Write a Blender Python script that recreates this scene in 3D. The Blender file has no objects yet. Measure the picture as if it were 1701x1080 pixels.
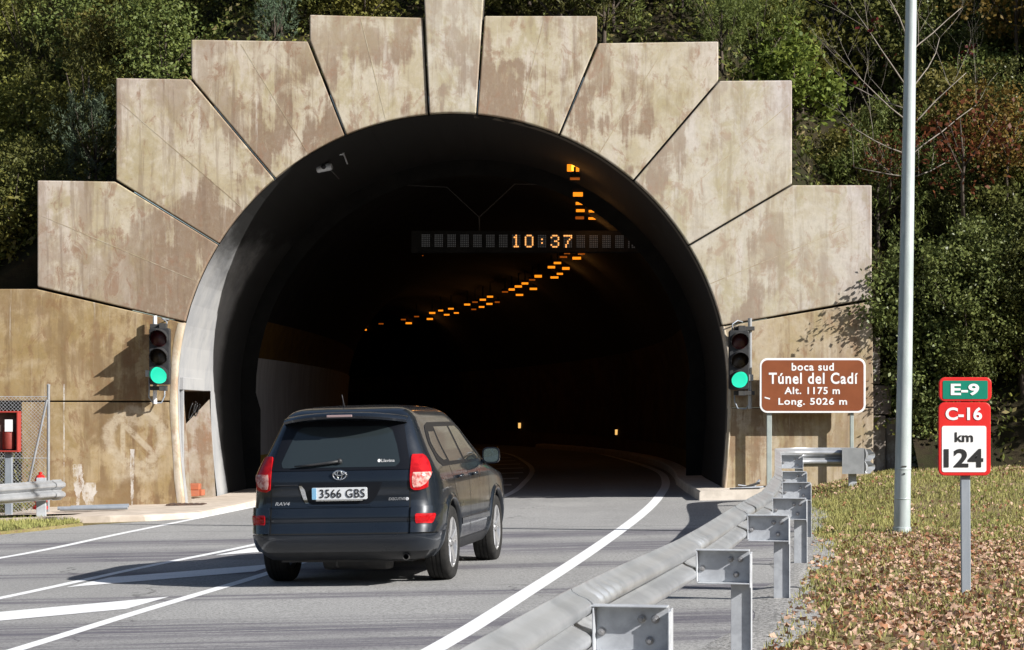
import bpy, bmesh, math, random
import numpy as np
from mathutils import Vector, Matrix

# ------------------------------------------------------------------ camera, sky, sun, exposure
F, H, YH, CX = 3500.0, 1.61, 680.0, 850.5          # the photograph's focal length in px, eye height, horizon row, centre column
BANK = 0.022                                       # crossfall of the banked road
S = bpy.context.scene
COL = S.collection
cd = bpy.data.cameras.new('camera')
cam = bpy.data.objects.new('camera', cd)
COL.objects.link(cam)
cam.location = (0, 0, H)
cam.rotation_euler = (math.radians(90), 0, 0)
cd.sensor_fit = 'HORIZONTAL'
cd.sensor_width = 36.0
cd.lens = F / 1701 * 36.0
cd.shift_y = (YH - 540) / 1701
cd.clip_start = 0.1
cd.clip_end = 3000
S.camera = cam

SUN = Vector((1.0, -0.58, 0.69)).normalized()
w = bpy.data.worlds.new('World')
S.world = w
w.use_nodes = True
nt = w.node_tree
sky = nt.nodes.new('ShaderNodeTexSky')
sky.sky_type = 'NISHITA'
sky.sun_disc = False
sky.sun_elevation = math.asin(SUN.z)
sky.sun_rotation = math.atan2(SUN.x, SUN.y)
sky.air_density = 1.0
sky.dust_density = 1.2
nt.links.new(sky.outputs[0], nt.nodes['Background'].inputs[0])
nt.nodes['Background'].inputs[1].default_value = 0.058
ld = bpy.data.lights.new('sun', 'SUN')
ld.energy = 5.0
ld.angle = math.radians(0.5)
ld.color = (1.0, 0.965, 0.91)
sun = bpy.data.objects.new('sun', ld)
COL.objects.link(sun)
sun.rotation_euler = SUN.to_track_quat('Z', 'Y').to_euler()
S.view_settings.view_transform = 'Standard'
S.view_settings.look = 'None'
S.view_settings.exposure = 0.85
S.view_settings.gamma = 1.0
S.cycles.max_bounces = 6
S.cycles.caustics_reflective = False
S.cycles.caustics_refractive = False

rnd = random.Random(7)
npr = np.random.default_rng(11)


def at(px, py, Y):
    return Vector(((px - CX) * Y / F, Y, H + (YH - py) * Y / F))


def gp(px, py):
    e = (py - YH) + BANK * (px - CX)
    Y = F * H / e
    x = (px - CX) * Y / F
    return Vector((x, Y, BANK * x))


def sst(a, b, v):
    t = min(1.0, max(0.0, (v - a) / (b - a)))
    return t * t * (3 - 2 * t)


def gz(x, y):
    return BANK * max(-25.0, min(9.0, x)) + 0.42 * sst(25, 35, y) * sst(3.9, 7.0, x)


# ------------------------------------------------------------------ materials
def mat(name, col=(0.5, 0.5, 0.5), rough=0.6, metal=0.0, emit=None, est=0.0, coat=0.0, spec=0.5):
    m = bpy.data.materials.new(name)
    m.use_nodes = True
    b = m.node_tree.nodes['Principled BSDF']
    b.inputs['Base Color'].default_value = (*col, 1)
    b.inputs['Roughness'].default_value = rough
    b.inputs['Metallic'].default_value = metal
    b.inputs['Specular IOR Level'].default_value = spec
    if coat:
        b.inputs['Coat Weight'].default_value = coat
        b.inputs['Coat Roughness'].default_value = 0.06
    if emit:
        b.inputs['Emission Color'].default_value = (*emit, 1)
        b.inputs['Emission Strength'].default_value = est
    return m


class NB:
    """small helper to wire up node trees"""
    def __init__(s, m):
        s.m = m
        s.t = m.node_tree
        s.b = s.t.nodes['Principled BSDF']
        s.tc = s.t.nodes.new('ShaderNodeTexCoord')

    def coord(s, scale=(1, 1, 1), rot=(0, 0, 0), which='Object', loc=(0, 0, 0)):
        mp = s.t.nodes.new('ShaderNodeMapping')
        mp.inputs['Scale'].default_value = scale
        mp.inputs['Rotation'].default_value = rot
        mp.inputs['Location'].default_value = loc
        s.t.links.new(s.tc.outputs[which], mp.inputs[0])
        return mp.outputs[0]

    def noise(s, vec, scale=1.0, detail=5, rough=0.6, dist=0.0):
        n = s.t.nodes.new('ShaderNodeTexNoise')
        n.inputs['Scale'].default_value = scale
        n.inputs['Detail'].default_value = detail
        n.inputs['Roughness'].default_value = rough
        n.inputs['Distortion'].default_value = dist
        s.t.links.new(vec, n.inputs['Vector'])
        return n.outputs[0]

    def ramp(s, fac, a, b, lo=0.0, hi=1.0):
        n = s.t.nodes.new('ShaderNodeMapRange')
        n.interpolation_type = 'SMOOTHSTEP'
        n.inputs['From Min'].default_value = a
        n.inputs['From Max'].default_value = b
        n.inputs['To Min'].default_value = lo
        n.inputs['To Max'].default_value = hi
        s.link(fac, n.inputs['Value'])
        return n.outputs[0]

    def link(s, v, sock):
        if hasattr(v, 'links') or hasattr(v, 'is_linked'):
            s.t.links.new(v, sock)
        else:
            sock.default_value = v

    def math(s, op, a, b=0.0, c=0.0):
        n = s.t.nodes.new('ShaderNodeMath')
        n.operation = op
        for i, v in enumerate((a, b, c)):
            s.link(v, n.inputs[i])
        return n.outputs[0]

    def mix(s, fac, a, b, mode='MIX'):
        n = s.t.nodes.new('ShaderNodeMix')
        n.data_type = 'RGBA'
        n.blend_type = mode
        s.link(fac, n.inputs[0])
        for v, k in ((a, 6), (b, 7)):
            if isinstance(v, tuple):
                n.inputs[k].default_value = (*v, 1)
            else:
                s.t.links.new(v, n.inputs[k])
        return n.outputs[2]

    def sep(s, which='Object'):
        n = s.t.nodes.new('ShaderNodeSeparateXYZ')
        s.t.links.new(s.tc.outputs[which], n.inputs[0])
        return n.outputs

    def rand(s):
        n = s.t.nodes.new('ShaderNodeObjectInfo')
        return n.outputs['Random']

    def color(s, c):
        s.t.links.new(c, s.b.inputs['Base Color'])

    def rough(s, c):
        s.t.links.new(c, s.b.inputs['Roughness'])

    def bump(s, h, strength=0.3, dist=0.02):
        n = s.t.nodes.new('ShaderNodeBump')
        n.inputs['Strength'].default_value = strength
        n.inputs['Distance'].default_value = dist
        s.t.links.new(h, n.inputs['Height'])
        s.t.links.new(n.outputs[0], s.b.inputs['Normal'])


AZ = 1.95


def concrete(name, base, warm, stain, stain_amt=0.5, graffiti=False, seed=0.0):
    m = mat(name, base, 0.85, spec=0.25)
    n = NB(m)
    p = n.coord((1, 1, 1), loc=(seed, seed * .7, seed * 1.3))
    big = n.noise(p, 0.55, 6, 0.62, 0.6)
    mid = n.noise(p, 1.7, 7, 0.68, 0.4)
    fine = n.noise(p, 14, 6, 0.7)
    vs = n.noise(n.coord((3.2, 3.2, 0.28), loc=(seed, 0, 0)), 1.3, 6, 0.66, 0.3)
    hs = n.noise(n.coord((7.5, 7.5, 0.5), loc=(seed + 3, 1, 0)), 1.0, 5, 0.65, 0.2)
    c = n.mix(n.ramp(mid, 0.40, 0.60), base, warm)
    oo = n.sep()
    zz = n.math('SUBTRACT', oo[2], AZ)
    rr = n.math('SQRT', n.math('ADD', n.math('MULTIPLY', oo[0], oo[0]), n.math('MULTIPLY', zz, zz)))
    rn = n.math('ADD', rr, n.math('MULTIPLY', n.math('SUBTRACT', big, 0.5), 3.2))
    # rain-washed outer rims are pale and pinkish, the run-off darkens the slabs towards the arch
    rim = n.math('MULTIPLY', n.ramp(rn, 6.6, 8.2), 0.0 if graffiti else 0.75)
    c = n.mix(rim, c, tuple(v * k for v, k in zip(base, (1.05, 1.04, 1.27))))
    pale = n.noise(n.coord((1.6, 1.6, 0.55), loc=(seed + 5, 2, 7)), 1.1, 6, 0.7, 0.5)
    c = n.mix(n.math('MULTIPLY', n.ramp(pale, 0.52, 0.66), 0.7), c, tuple(v * k for v, k in zip(base, (1.08, 1.08, 1.2))))
    olive = n.noise(n.coord((1.2, 1.2, 0.7), loc=(seed + 1.7, 6, 3)), 1.5, 6, 0.68, 0.7)
    c = n.mix(n.math('MULTIPLY', n.ramp(olive, 0.50, 0.64), 0.65), c, tuple(v * k for v, k in zip(warm, (.80, .78, .60))))
    near = n.ramp(rn, 6.9, 5.2, 0.55, 1.25)
    pb = n.math('ADD', n.math('MULTIPLY', big, .62), n.math('ADD', n.math('MULTIPLY', vs, .42), n.math('MULTIPLY', mid, .22)))
    patch = n.math('MULTIPLY', n.ramp(pb, 0.635 - 0.05 * stain_amt, 0.70 - .03 * stain_amt), near)
    grit0 = n.noise(n.coord((5, 5, 2.2), loc=(seed, 8, 1)), 1.6, 7, 0.78)
    c = n.mix(n.math('MULTIPLY', n.math('MINIMUM', n.math('MULTIPLY', patch, min(.95, .55 + .6 * stain_amt)), .92), n.ramp(grit0, .30, .52, .6, 1)), c, stain)
    st2 = tuple(v * k for v, k in zip(stain, (0.70, 0.66, 0.66)))
    c = n.mix(n.math('MULTIPLY', n.ramp(hs, 0.52, 0.64), 0.10 + .30 * stain_amt), c, st2)
    wh = n.noise(n.coord((9, 9, 0.45), loc=(seed + 13, 1, 5)), 1.0, 5, 0.7, 0.2)
    c = n.mix(n.math('MULTIPLY', n.ramp(wh, 0.60, 0.72), 0.5), c, (0.54, 0.50, 0.45))
    blotch = n.noise(n.coord((1.4, 1.4, 0.9), loc=(seed + 9, 4, 2)), 2.4, 6, 0.74, 0.8)
    c = n.mix(n.math('MULTIPLY', n.ramp(blotch, 0.52, 0.64), 0.40 + .35 * stain_amt), c, tuple(v * k for v, k in zip(stain, (1.15, 1.0, .95))))
    grit = n.noise(n.coord((6, 6, 3), loc=(seed, 3, 1)), 2.2, 7, 0.8)
    c = n.mix(n.ramp(grit, 0.5, 0.75, 0, .35), c, tuple(v * .8 for v in stain))
    if graffiti:
        o = n.sep()
        # a half scrubbed-off painted ring with a broad arrow stroke inside: marks that stay on the wall
        gx = n.math('SUBTRACT', o[0], -5.50)
        gzv = n.math('SUBTRACT', o[2], 1.13)
        wob = n.noise(n.coord((1, 1, 1)), 3.2, 5, 0.7)
        r = n.math('SQRT', n.math('ADD', n.math('MULTIPLY', gx, gx), n.math('MULTIPLY', gzv, gzv)))
        r = n.math('ADD', r, n.math('MULTIPLY', n.math('SUBTRACT', wob, 0.5), 0.34))
        ring = n.math('SUBTRACT', 1.0, n.ramp(n.math('ABSOLUTE', n.math('SUBTRACT', r, 0.46)), 0.03, 0.12))
        low = n.math('MULTIPLY', n.ramp(n.math('ABSOLUTE', n.math('SUBTRACT', o[2], 0.58)), 0.1, 0.3, 1, 0), n.ramp(n.math('ABSOLUTE', gx), 0.28, 0.5, 1, 0))
        top = n.math('MULTIPLY', n.ramp(n.math('ABSOLUTE', n.math('SUBTRACT', o[2], 1.42)), 0.05, 0.16, 1, 0), n.ramp(n.math('ABSOLUTE', n.math('ADD', gx, -.05)), 0.25, 0.45, 1, 0))
        d1 = n.math('ABSOLUTE', n.math('ADD', n.math('MULTIPLY', gx, 0.7), n.math('MULTIPLY', n.math('SUBTRACT', gzv, 0.02), 0.71)))
        stroke = n.math('MULTIPLY', n.ramp(d1, 0.03, 0.07, 1, 0), n.ramp(r, 0.38, 0.46, 1, 0))
        d2 = n.math('ABSOLUTE', n.math('ADD', gx, 0.22))
        st3 = n.math('MULTIPLY', n.ramp(d2, 0.02, 0.06, 1, 0), n.ramp(r, 0.4, 0.48, 1, 0))
        g = n.math('MAXIMUM', n.math('MAXIMUM', ring, n.math('MULTIPLY', low, n.ramp(wob, .35, .6))), n.math('MAXIMUM', n.math('MAXIMUM', stroke, st3), n.math('MULTIPLY', top, .7)))
        g = n.math('MULTIPLY', g, n.ramp(n.noise(n.coord((1, 1, 1)), 7, 5, 0.75), 0.3, 0.55))
        c = n.mix(n.math('MULTIPLY', g, 0.78), c, (0.47, 0.40, 0.30))
        # thrown white paint with runs
        for (sx, sz, hw, up, dn) in ((-7.52, 0.36, 0.085, 0.3, 0.42), (-6.58, 0.82, 0.035, 0.1, 1.1), (-7.32, 0.14, 0.13, 0.2, 0.22), (-7.76, 2.0, 0.012, .05, 1.9)):
            ax = n.math('ABSOLUTE', n.math('SUBTRACT', o[0], sx + 1.022))
            az = n.math('SUBTRACT', o[2], sz)
            wid = n.math('ADD', n.ramp(az, -dn, 0.0, hw * .25, hw), n.math('MULTIPLY', n.math('SUBTRACT', wob, .5), hw * 2.5))
            k = n.math('MULTIPLY', n.math('LESS_THAN', ax, wid), n.math('MULTIPLY', n.math('LESS_THAN', az, up), n.math('GREATER_THAN', az, -dn)))
            k = n.math('MULTIPLY', k, n.ramp(n.noise(n.coord((1, 1, .5), loc=(sx, 0, sz)), 6, 5, .75), .40, .55))
            c = n.mix(n.math('MULTIPLY', k, 0.75), c, (0.62, 0.60, 0.58))
    c = n.mix(n.ramp(fine, 0.3, 0.7, 0.0, 0.28), c, tuple(v * .6 for v in base))
    n.color(c)
    n.bump(n.math('ADD', n.math('MULTIPLY', fine, 0.5), mid), 0.25, 0.02)
    return m


M = {}
M['conc'] = concrete('concrete_upper', (0.485, 0.435, 0.35), (0.405, 0.35, 0.24), (0.225, 0.155, 0.108), 0.75)
M['conc2'] = concrete('concrete_mottled', (0.465, 0.41, 0.325), (0.385, 0.325, 0.215), (0.20, 0.135, 0.092), 1.1, seed=4.1)
M['conc3'] = concrete('concrete_pale', (0.49, 0.45, 0.38), (0.43, 0.38, 0.285), (0.26, 0.195, 0.145), 0.45, seed=8.3)
M['base'] = concrete('concrete_base', (0.375, 0.29, 0.175), (0.295, 0.21, 0.10), (0.17, 0.105, 0.055), 0.85, graffiti=True, seed=2.2)
M['base2'] = concrete('concrete_base_pale', (0.44, 0.37, 0.27), (0.38, 0.30, 0.18), (0.225, 0.15, 0.09), 0.7, seed=6.7)
M['formline'] = concrete('formwork_line', (0.46, 0.41, 0.31), (0.40, 0.345, 0.22), (0.27, 0.19, 0.12), 0.5, seed=3.0)
M['cut'] = mat('joint_shadow', (0.07, 0.06, 0.05), 0.95)
M['edge'] = concrete('concrete_edge', (0.52, 0.46, 0.38), (0.44, 0.37, 0.27), (0.3, 0.22, 0.15), 0.2, seed=1.4)


def noisy(name, a, b, scale=4, rough=0.8, metal=0.0, bump=0.0, det=6, sc=(1, 1, 1), lo=.35, hi=.65, spec=0.3):
    m = mat(name, a, rough, metal, spec=spec)
    n = NB(m)
    f = n.noise(n.coord(sc), scale, det, 0.65, 0.2)
    n.color(n.mix(n.ramp(f, lo, hi), a, b))
    if bump:
        n.bump(f, bump, 0.02)
    return m




def ringmat():
    m = mat('portal_ring_render', (0.33, 0.33, 0.33), 0.9, spec=.1)
    n = NB(m)
    o = n.sep()
    f = n.noise(n.coord((1, .5, .5)), 2.2, 6, .65)
    c = n.mix(n.ramp(f, .35, .65), (0.33, 0.33, 0.33), (0.26, 0.265, 0.275))
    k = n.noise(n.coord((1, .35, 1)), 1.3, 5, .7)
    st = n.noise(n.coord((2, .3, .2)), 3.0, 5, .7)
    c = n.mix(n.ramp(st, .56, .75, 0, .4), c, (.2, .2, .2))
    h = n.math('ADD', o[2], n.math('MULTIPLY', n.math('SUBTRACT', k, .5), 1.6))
    # sooty crown, with shade painted black over crown, right flank and inner end
    soot_shade = n.math('MAXIMUM', n.ramp(h, 3.6, 5.0), n.ramp(o[0], -1.5, 1.5, 0, .98))
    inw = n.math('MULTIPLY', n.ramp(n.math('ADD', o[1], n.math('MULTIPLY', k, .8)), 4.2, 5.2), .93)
    c = n.mix(n.math('MAXIMUM', soot_shade, inw), c, (0.022, 0.022, 0.022))
    n.color(c)
    return m


M['ring'] = ringmat()
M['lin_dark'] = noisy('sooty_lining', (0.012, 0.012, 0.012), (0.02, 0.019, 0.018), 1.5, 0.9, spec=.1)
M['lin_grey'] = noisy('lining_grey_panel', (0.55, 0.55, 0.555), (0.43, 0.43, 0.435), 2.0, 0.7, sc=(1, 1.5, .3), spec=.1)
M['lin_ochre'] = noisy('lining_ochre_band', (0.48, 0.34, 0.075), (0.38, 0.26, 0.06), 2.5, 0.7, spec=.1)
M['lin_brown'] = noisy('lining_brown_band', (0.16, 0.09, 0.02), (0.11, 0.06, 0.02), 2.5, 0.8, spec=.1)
M['galv'] = noisy('galvanised_steel', (0.47, 0.485, 0.505), (0.33, 0.345, 0.365), 2.6, 0.30, 0.5, det=8, lo=.3, hi=.7)
M['galv2'] = noisy('galvanised_post', (0.54, 0.565, 0.60), (0.42, 0.44, 0.475), 9, 0.46, 0.25, det=7)
M['bolt'] = noisy('bolt_steel', (0.36, 0.36, 0.37), (0.25, 0.25, 0.26), 20, 0.45, 0.6)
M['lamp'] = noisy('pale_green_paint', (0.46, 0.51, 0.51), (0.37, 0.42, 0.42), 3, 0.4, 0.2, sc=(3, 3, .6))
M['black'] = noisy('black_plastic', (0.022, 0.023, 0.025), (0.035, 0.035, 0.037), 6, 0.5)
M['dark'] = noisy('dark_metal', (0.04, 0.04, 0.042), (0.06, 0.058, 0.055), 6, 0.6)
M['lens_red'] = mat('unlit_red_lens', (0.05, 0.006, 0.008), 0.35)
M['lens_amber'] = mat('unlit_amber_lens', (0.02, 0.012, 0.006), 0.35)
M['lens_green'] = mat('lit_green_lens', (0.02, 0.4, 0.3), 0.3, emit=(0.03, 0.72, 0.45), est=0.66)
M['brown'] = noisy('brown_sign_face', (0.23, 0.07, 0.028), (0.20, 0.06, 0.024), 3, 0.45)
M['white'] = noisy('white_reflective', (0.78, 0.78, 0.78), (0.72, 0.72, 0.73), 4, 0.5)
M['red'] = noisy('red_sign_paint', (0.62, 0.025, 0.022), (0.55, 0.02, 0.02), 3, 0.4)
M['green'] = noisy('green_sign_face', (0.006, 0.20, 0.135), (0.006, 0.18, 0.12), 3, 0.4)
M['blacktext'] = mat('black_lettering', (0.012, 0.012, 0.013), 0.5)
M['tubegrey'] = noisy('grey_post_paint', (0.29, 0.32, 0.36), (0.24, 0.27, 0.31), 6, 0.5, 0.2, sc=(1, 1, .3))
M['signpost'] = noisy('sign_post_paint', (0.36, 0.40, 0.38), (0.3, 0.34, 0.33), 6, 0.6, 0.1)
M['hydrant'] = noisy('hydrant_red', (0.55, 0.02, 0.018), (0.42, 0.018, 0.016), 8, 0.35)
M['brick'] = noisy('loose_brick', (0.42, 0.13, 0.06), (0.34, 0.12, 0.07), 12, 0.9)
M['orange_lamp'] = mat('sodium_lamp', (0.3, 0.12, 0.02), 0.5, emit=(1.0, 0.27, 0.01), est=0.75)
M['orange_hot'] = mat('sodium_lamp_core', (0.5, 0.2, 0.02), 0.5, emit=(1.0, 0.5, 0.04), est=1.3)
M['orange_dim'] = mat('sodium_lamp_dim', (0.2, 0.06, 0.02), 0.5, emit=(1.0, 0.2, 0.01), est=0.16)
M['led_off'] = mat('led_dots_off', (0.05, 0.05, 0.05), 0.6, emit=(0.5, 0.5, 0.5), est=0.028)  # dots that are off get a faint glow so they stay visible
M['led_on'] = mat('led_dots_on', (0.5, 0.2, 0.05), 0.5, emit=(1.0, 0.42, 0.12), est=0.95)
M['marker'] = mat('marker_lamp', (0.5, 0.3, 0.1), 0.5, emit=(1.0, 0.55, 0.16), est=0.6)
M['hydrantbox'] = mat('hose_box_red', (0.10, 0.008, 0.006), 0.6)


# ---- asphalt
def asphalt():
    m = mat('asphalt', (0.16, 0.16, 0.16), 0.85, spec=0.3)
    n = NB(m)
    g = n.noise(n.coord(), 38, 3, 0.85)
    g2 = n.noise(n.coord(), 24, 5, 0.7)
    big = n.noise(n.coord((1, .5, 1)), 0.35, 5, 0.6)
    c = n.mix(n.ramp(big, 0.35, 0.65), (0.345, 0.342, 0.336), (0.285, 0.283, 0.28))
    c = n.mix(n.ramp(g, 0.34, 0.58), (.155, .153, .152), c)
    c = n.mix(n.ramp(g2, 0.55, 0.78, 0, .5), c, (0.40, 0.39, 0.375))
    vo = n.t.nodes.new('ShaderNodeTexVoronoi')
    vo.feature = 'DISTANCE_TO_EDGE'
    vo.inputs['Scale'].default_value = .34
    wp_ = n.t.nodes.new('ShaderNodeVectorMath')
    n.t.links.new(n.coord(), wp_.inputs[0])
    nz = n.t.nodes.new('ShaderNodeTexNoise')
    nz.inputs['Scale'].default_value = 1.3
    nz.inputs['Detail'].default_value = 6
    n.t.links.new(n.coord(), nz.inputs['Vector'])
    n.t.links.new(nz.outputs['Color'], wp_.inputs[1])
    n.t.links.new(wp_.outputs[0], vo.inputs['Vector'])
    crack = n.math('MULTIPLY', n.ramp(vo.outputs['Distance'], .002, .007, 1, 0), n.ramp(n.noise(n.coord(), .5, 3), .5, .6))
    c = n.mix(n.math('MULTIPLY', crack, .7), c, (.07, .07, .07))
    o = n.sep()
    # streaky shadow bands across the carriageway, painted into the asphalt colour
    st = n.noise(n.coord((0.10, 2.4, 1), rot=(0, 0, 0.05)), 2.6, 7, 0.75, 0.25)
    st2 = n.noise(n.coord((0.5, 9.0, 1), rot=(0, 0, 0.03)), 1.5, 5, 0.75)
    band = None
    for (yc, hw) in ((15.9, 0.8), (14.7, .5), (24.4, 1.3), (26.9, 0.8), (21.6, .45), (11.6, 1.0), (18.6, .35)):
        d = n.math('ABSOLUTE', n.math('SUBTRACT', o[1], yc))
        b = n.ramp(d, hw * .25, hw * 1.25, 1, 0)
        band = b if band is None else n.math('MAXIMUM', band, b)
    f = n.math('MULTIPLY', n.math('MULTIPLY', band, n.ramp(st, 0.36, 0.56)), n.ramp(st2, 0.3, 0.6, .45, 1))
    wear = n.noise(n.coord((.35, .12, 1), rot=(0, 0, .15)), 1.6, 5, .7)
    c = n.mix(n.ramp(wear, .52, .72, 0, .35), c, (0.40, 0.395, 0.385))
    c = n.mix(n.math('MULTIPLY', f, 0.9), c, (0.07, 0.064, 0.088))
    # two straight thin dark lines right across the road
    for (yc, k) in ((28.6, .16), (31.5, .0)):
        d = n.math('ABSOLUTE', n.math('SUBTRACT', n.math('ADD', o[1], n.math('MULTIPLY', o[0], k)), yc))
        c = n.mix(n.math('MULTIPLY', n.ramp(d, 0.012, 0.03, 1, 0), .75 if k else 0.0), c, (0.05, 0.05, 0.055))
    n.color(c)
    n.bump(n.math('ADD', g, n.math('MULTIPLY', g2, .6)), 0.5, 0.012)
    return m


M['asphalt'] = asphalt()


def roadpaint():
    m = mat('road_paint', (0.72, 0.73, 0.74), 0.7)
    n = NB(m)
    w1 = n.noise(n.coord(), 30, 6, 0.75)
    w2 = n.noise(n.coord((.15, 3, 1)), 2.2, 5, 0.7)
    c = n.mix(n.ramp(w1, 0.52, 0.70, 0, .7), (0.74, 0.75, 0.76), (0.3, 0.3, 0.3))
    c = n.mix(n.ramp(w2, 0.55, 0.75, 0, .45), c, (0.36, 0.40, 0.45))  # bluish shade streaks mixed into the line colour
    n.color(c)
    return m


M['paint'] = roadpaint()


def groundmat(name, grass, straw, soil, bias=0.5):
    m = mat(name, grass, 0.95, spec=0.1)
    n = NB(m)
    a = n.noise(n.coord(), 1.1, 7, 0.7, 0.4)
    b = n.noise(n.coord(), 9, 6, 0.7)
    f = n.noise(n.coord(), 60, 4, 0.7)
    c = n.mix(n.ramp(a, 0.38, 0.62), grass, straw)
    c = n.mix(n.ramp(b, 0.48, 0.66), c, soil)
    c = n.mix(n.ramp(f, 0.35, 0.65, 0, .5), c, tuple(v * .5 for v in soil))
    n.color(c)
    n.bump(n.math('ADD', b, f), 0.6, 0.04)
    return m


M['lawn'] = groundmat('lawn_soil', (0.24, 0.215, 0.08), (0.33, 0.27, 0.14), (0.21, 0.15, 0.09))
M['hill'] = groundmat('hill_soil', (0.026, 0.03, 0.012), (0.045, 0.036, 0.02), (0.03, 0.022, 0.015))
M['gravel'] = noisy('gravel_shoulder', (0.42, 0.41, 0.40), (0.13, 0.128, 0.122), 34, 0.95, bump=0.7)
M['slab'] = noisy('sidewalk_concrete', (0.54, 0.47, 0.40), (0.42, 0.36, 0.30), 3, 0.9, bump=.2)
M['slab2'] = noisy('kerb_concrete', (0.6, 0.54, 0.47), (0.48, 0.43, 0.37), 3, 0.9, bump=.2)


def leafmat(name, a, b, trans=0.25, rough=0.5, third=None):
    m = mat(name, a, rough, spec=0.12)
    n = NB(m)
    f = n.noise(n.coord(), 1.5, 4, 0.7)
    f2 = n.noise(n.coord(), 23, 3, 0.7)
    c = n.mix(n.ramp(f, 0.35, 0.65), a, b)
    c = n.mix(n.ramp(f2, 0.35, 0.7, 0, .7), c, third or tuple(v * .55 for v in a))
    hs = n.t.nodes.new('ShaderNodeHueSaturation')
    n.link(n.ramp(n.rand(), 0, 1, 0.475, 0.525), hs.inputs['Hue'])
    n.link(n.ramp(n.rand(), 0, 1, 0.7, 1.25), hs.inputs['Value'])
    n.t.links.new(c, hs.inputs['Color'])
    n.color(hs.outputs[0])
    tr = n.t.nodes.new('ShaderNodeBsdfTranslucent')
    n.t.links.new(hs.outputs[0], tr.inputs['Color'])
    mx = n.t.nodes.new('ShaderNodeMixShader')
    mx.inputs[0].default_value = trans
    n.t.links.new(n.b.outputs[0], mx.inputs[1])
    n.t.links.new(tr.outputs[0], mx.inputs[2])
    n.t.links.new(mx.outputs[0], n.t.nodes['Material Output'].inputs['Surface'])
    return m


M['leaf_olive'] = leafmat('leaf_olive', (0.165, 0.162, 0.036), (0.10, 0.115, 0.029), third=(0.23, 0.20, 0.055))
M['leaf_bright'] = leafmat('leaf_bright', (0.135, 0.15, 0.026), (0.05, 0.075, 0.018), .28, third=(0.20, 0.20, 0.04))
M['leaf_dark'] = leafmat('leaf_dark', (0.105, 0.122, 0.034), (0.052, 0.07, 0.025), .22, third=(0.17, 0.165, 0.04))
M['leaf_pine'] = leafmat('needle_bluegreen', (0.12, 0.17, 0.10), (0.07, 0.12, 0.072), .1, third=(0.17, 0.21, 0.14))
M['leaf_red'] = leafmat('leaf_red', (0.085, 0.019, 0.013), (0.04, 0.014, 0.011), .25, third=(0.16, 0.04, 0.018))
M['leaf_orange'] = leafmat('leaf_orange', (0.15, 0.09, 0.024), (0.085, 0.052, 0.018), .3, third=(0.22, 0.145, 0.035))
M['leaf_brown'] = leafmat('leaf_brown', (0.21, 0.15, 0.085), (0.14, 0.11, 0.055), .15, third=(0.20, 0.18, 0.06))
M['leaf_ivy'] = leafmat('leaf_ivy', (0.11, 0.13, 0.034), (0.045, 0.062, 0.02), .15, rough=.35, third=(0.19, 0.19, 0.07))
M['bark'] = noisy('bark', (0.09, 0.07, 0.055), (0.05, 0.04, 0.033), 9, 0.95, bump=.6, sc=(1, 1, .2))
M['bark_pale'] = noisy('pale_bark', (0.27, 0.235, 0.20), (0.19, 0.165, 0.14), 9, 0.9, bump=.4, sc=(1, 1, .3))
M['litter_a'] = leafmat('dead_leaf_tan', (0.54, 0.37, 0.26), (0.40, 0.25, 0.16), .15, .8, third=(0.62, 0.47, 0.36))
M['litter_b'] = leafmat('dead_leaf_rust', (0.32, 0.15, 0.08), (0.23, 0.11, 0.06), .15, .8, third=(0.42, 0.24, 0.13))
M['blade'] = leafmat('grass_blade', (0.27, 0.245, 0.085), (0.17, 0.18, 0.055), .25, .7, third=(0.38, 0.33, 0.15))


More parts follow.
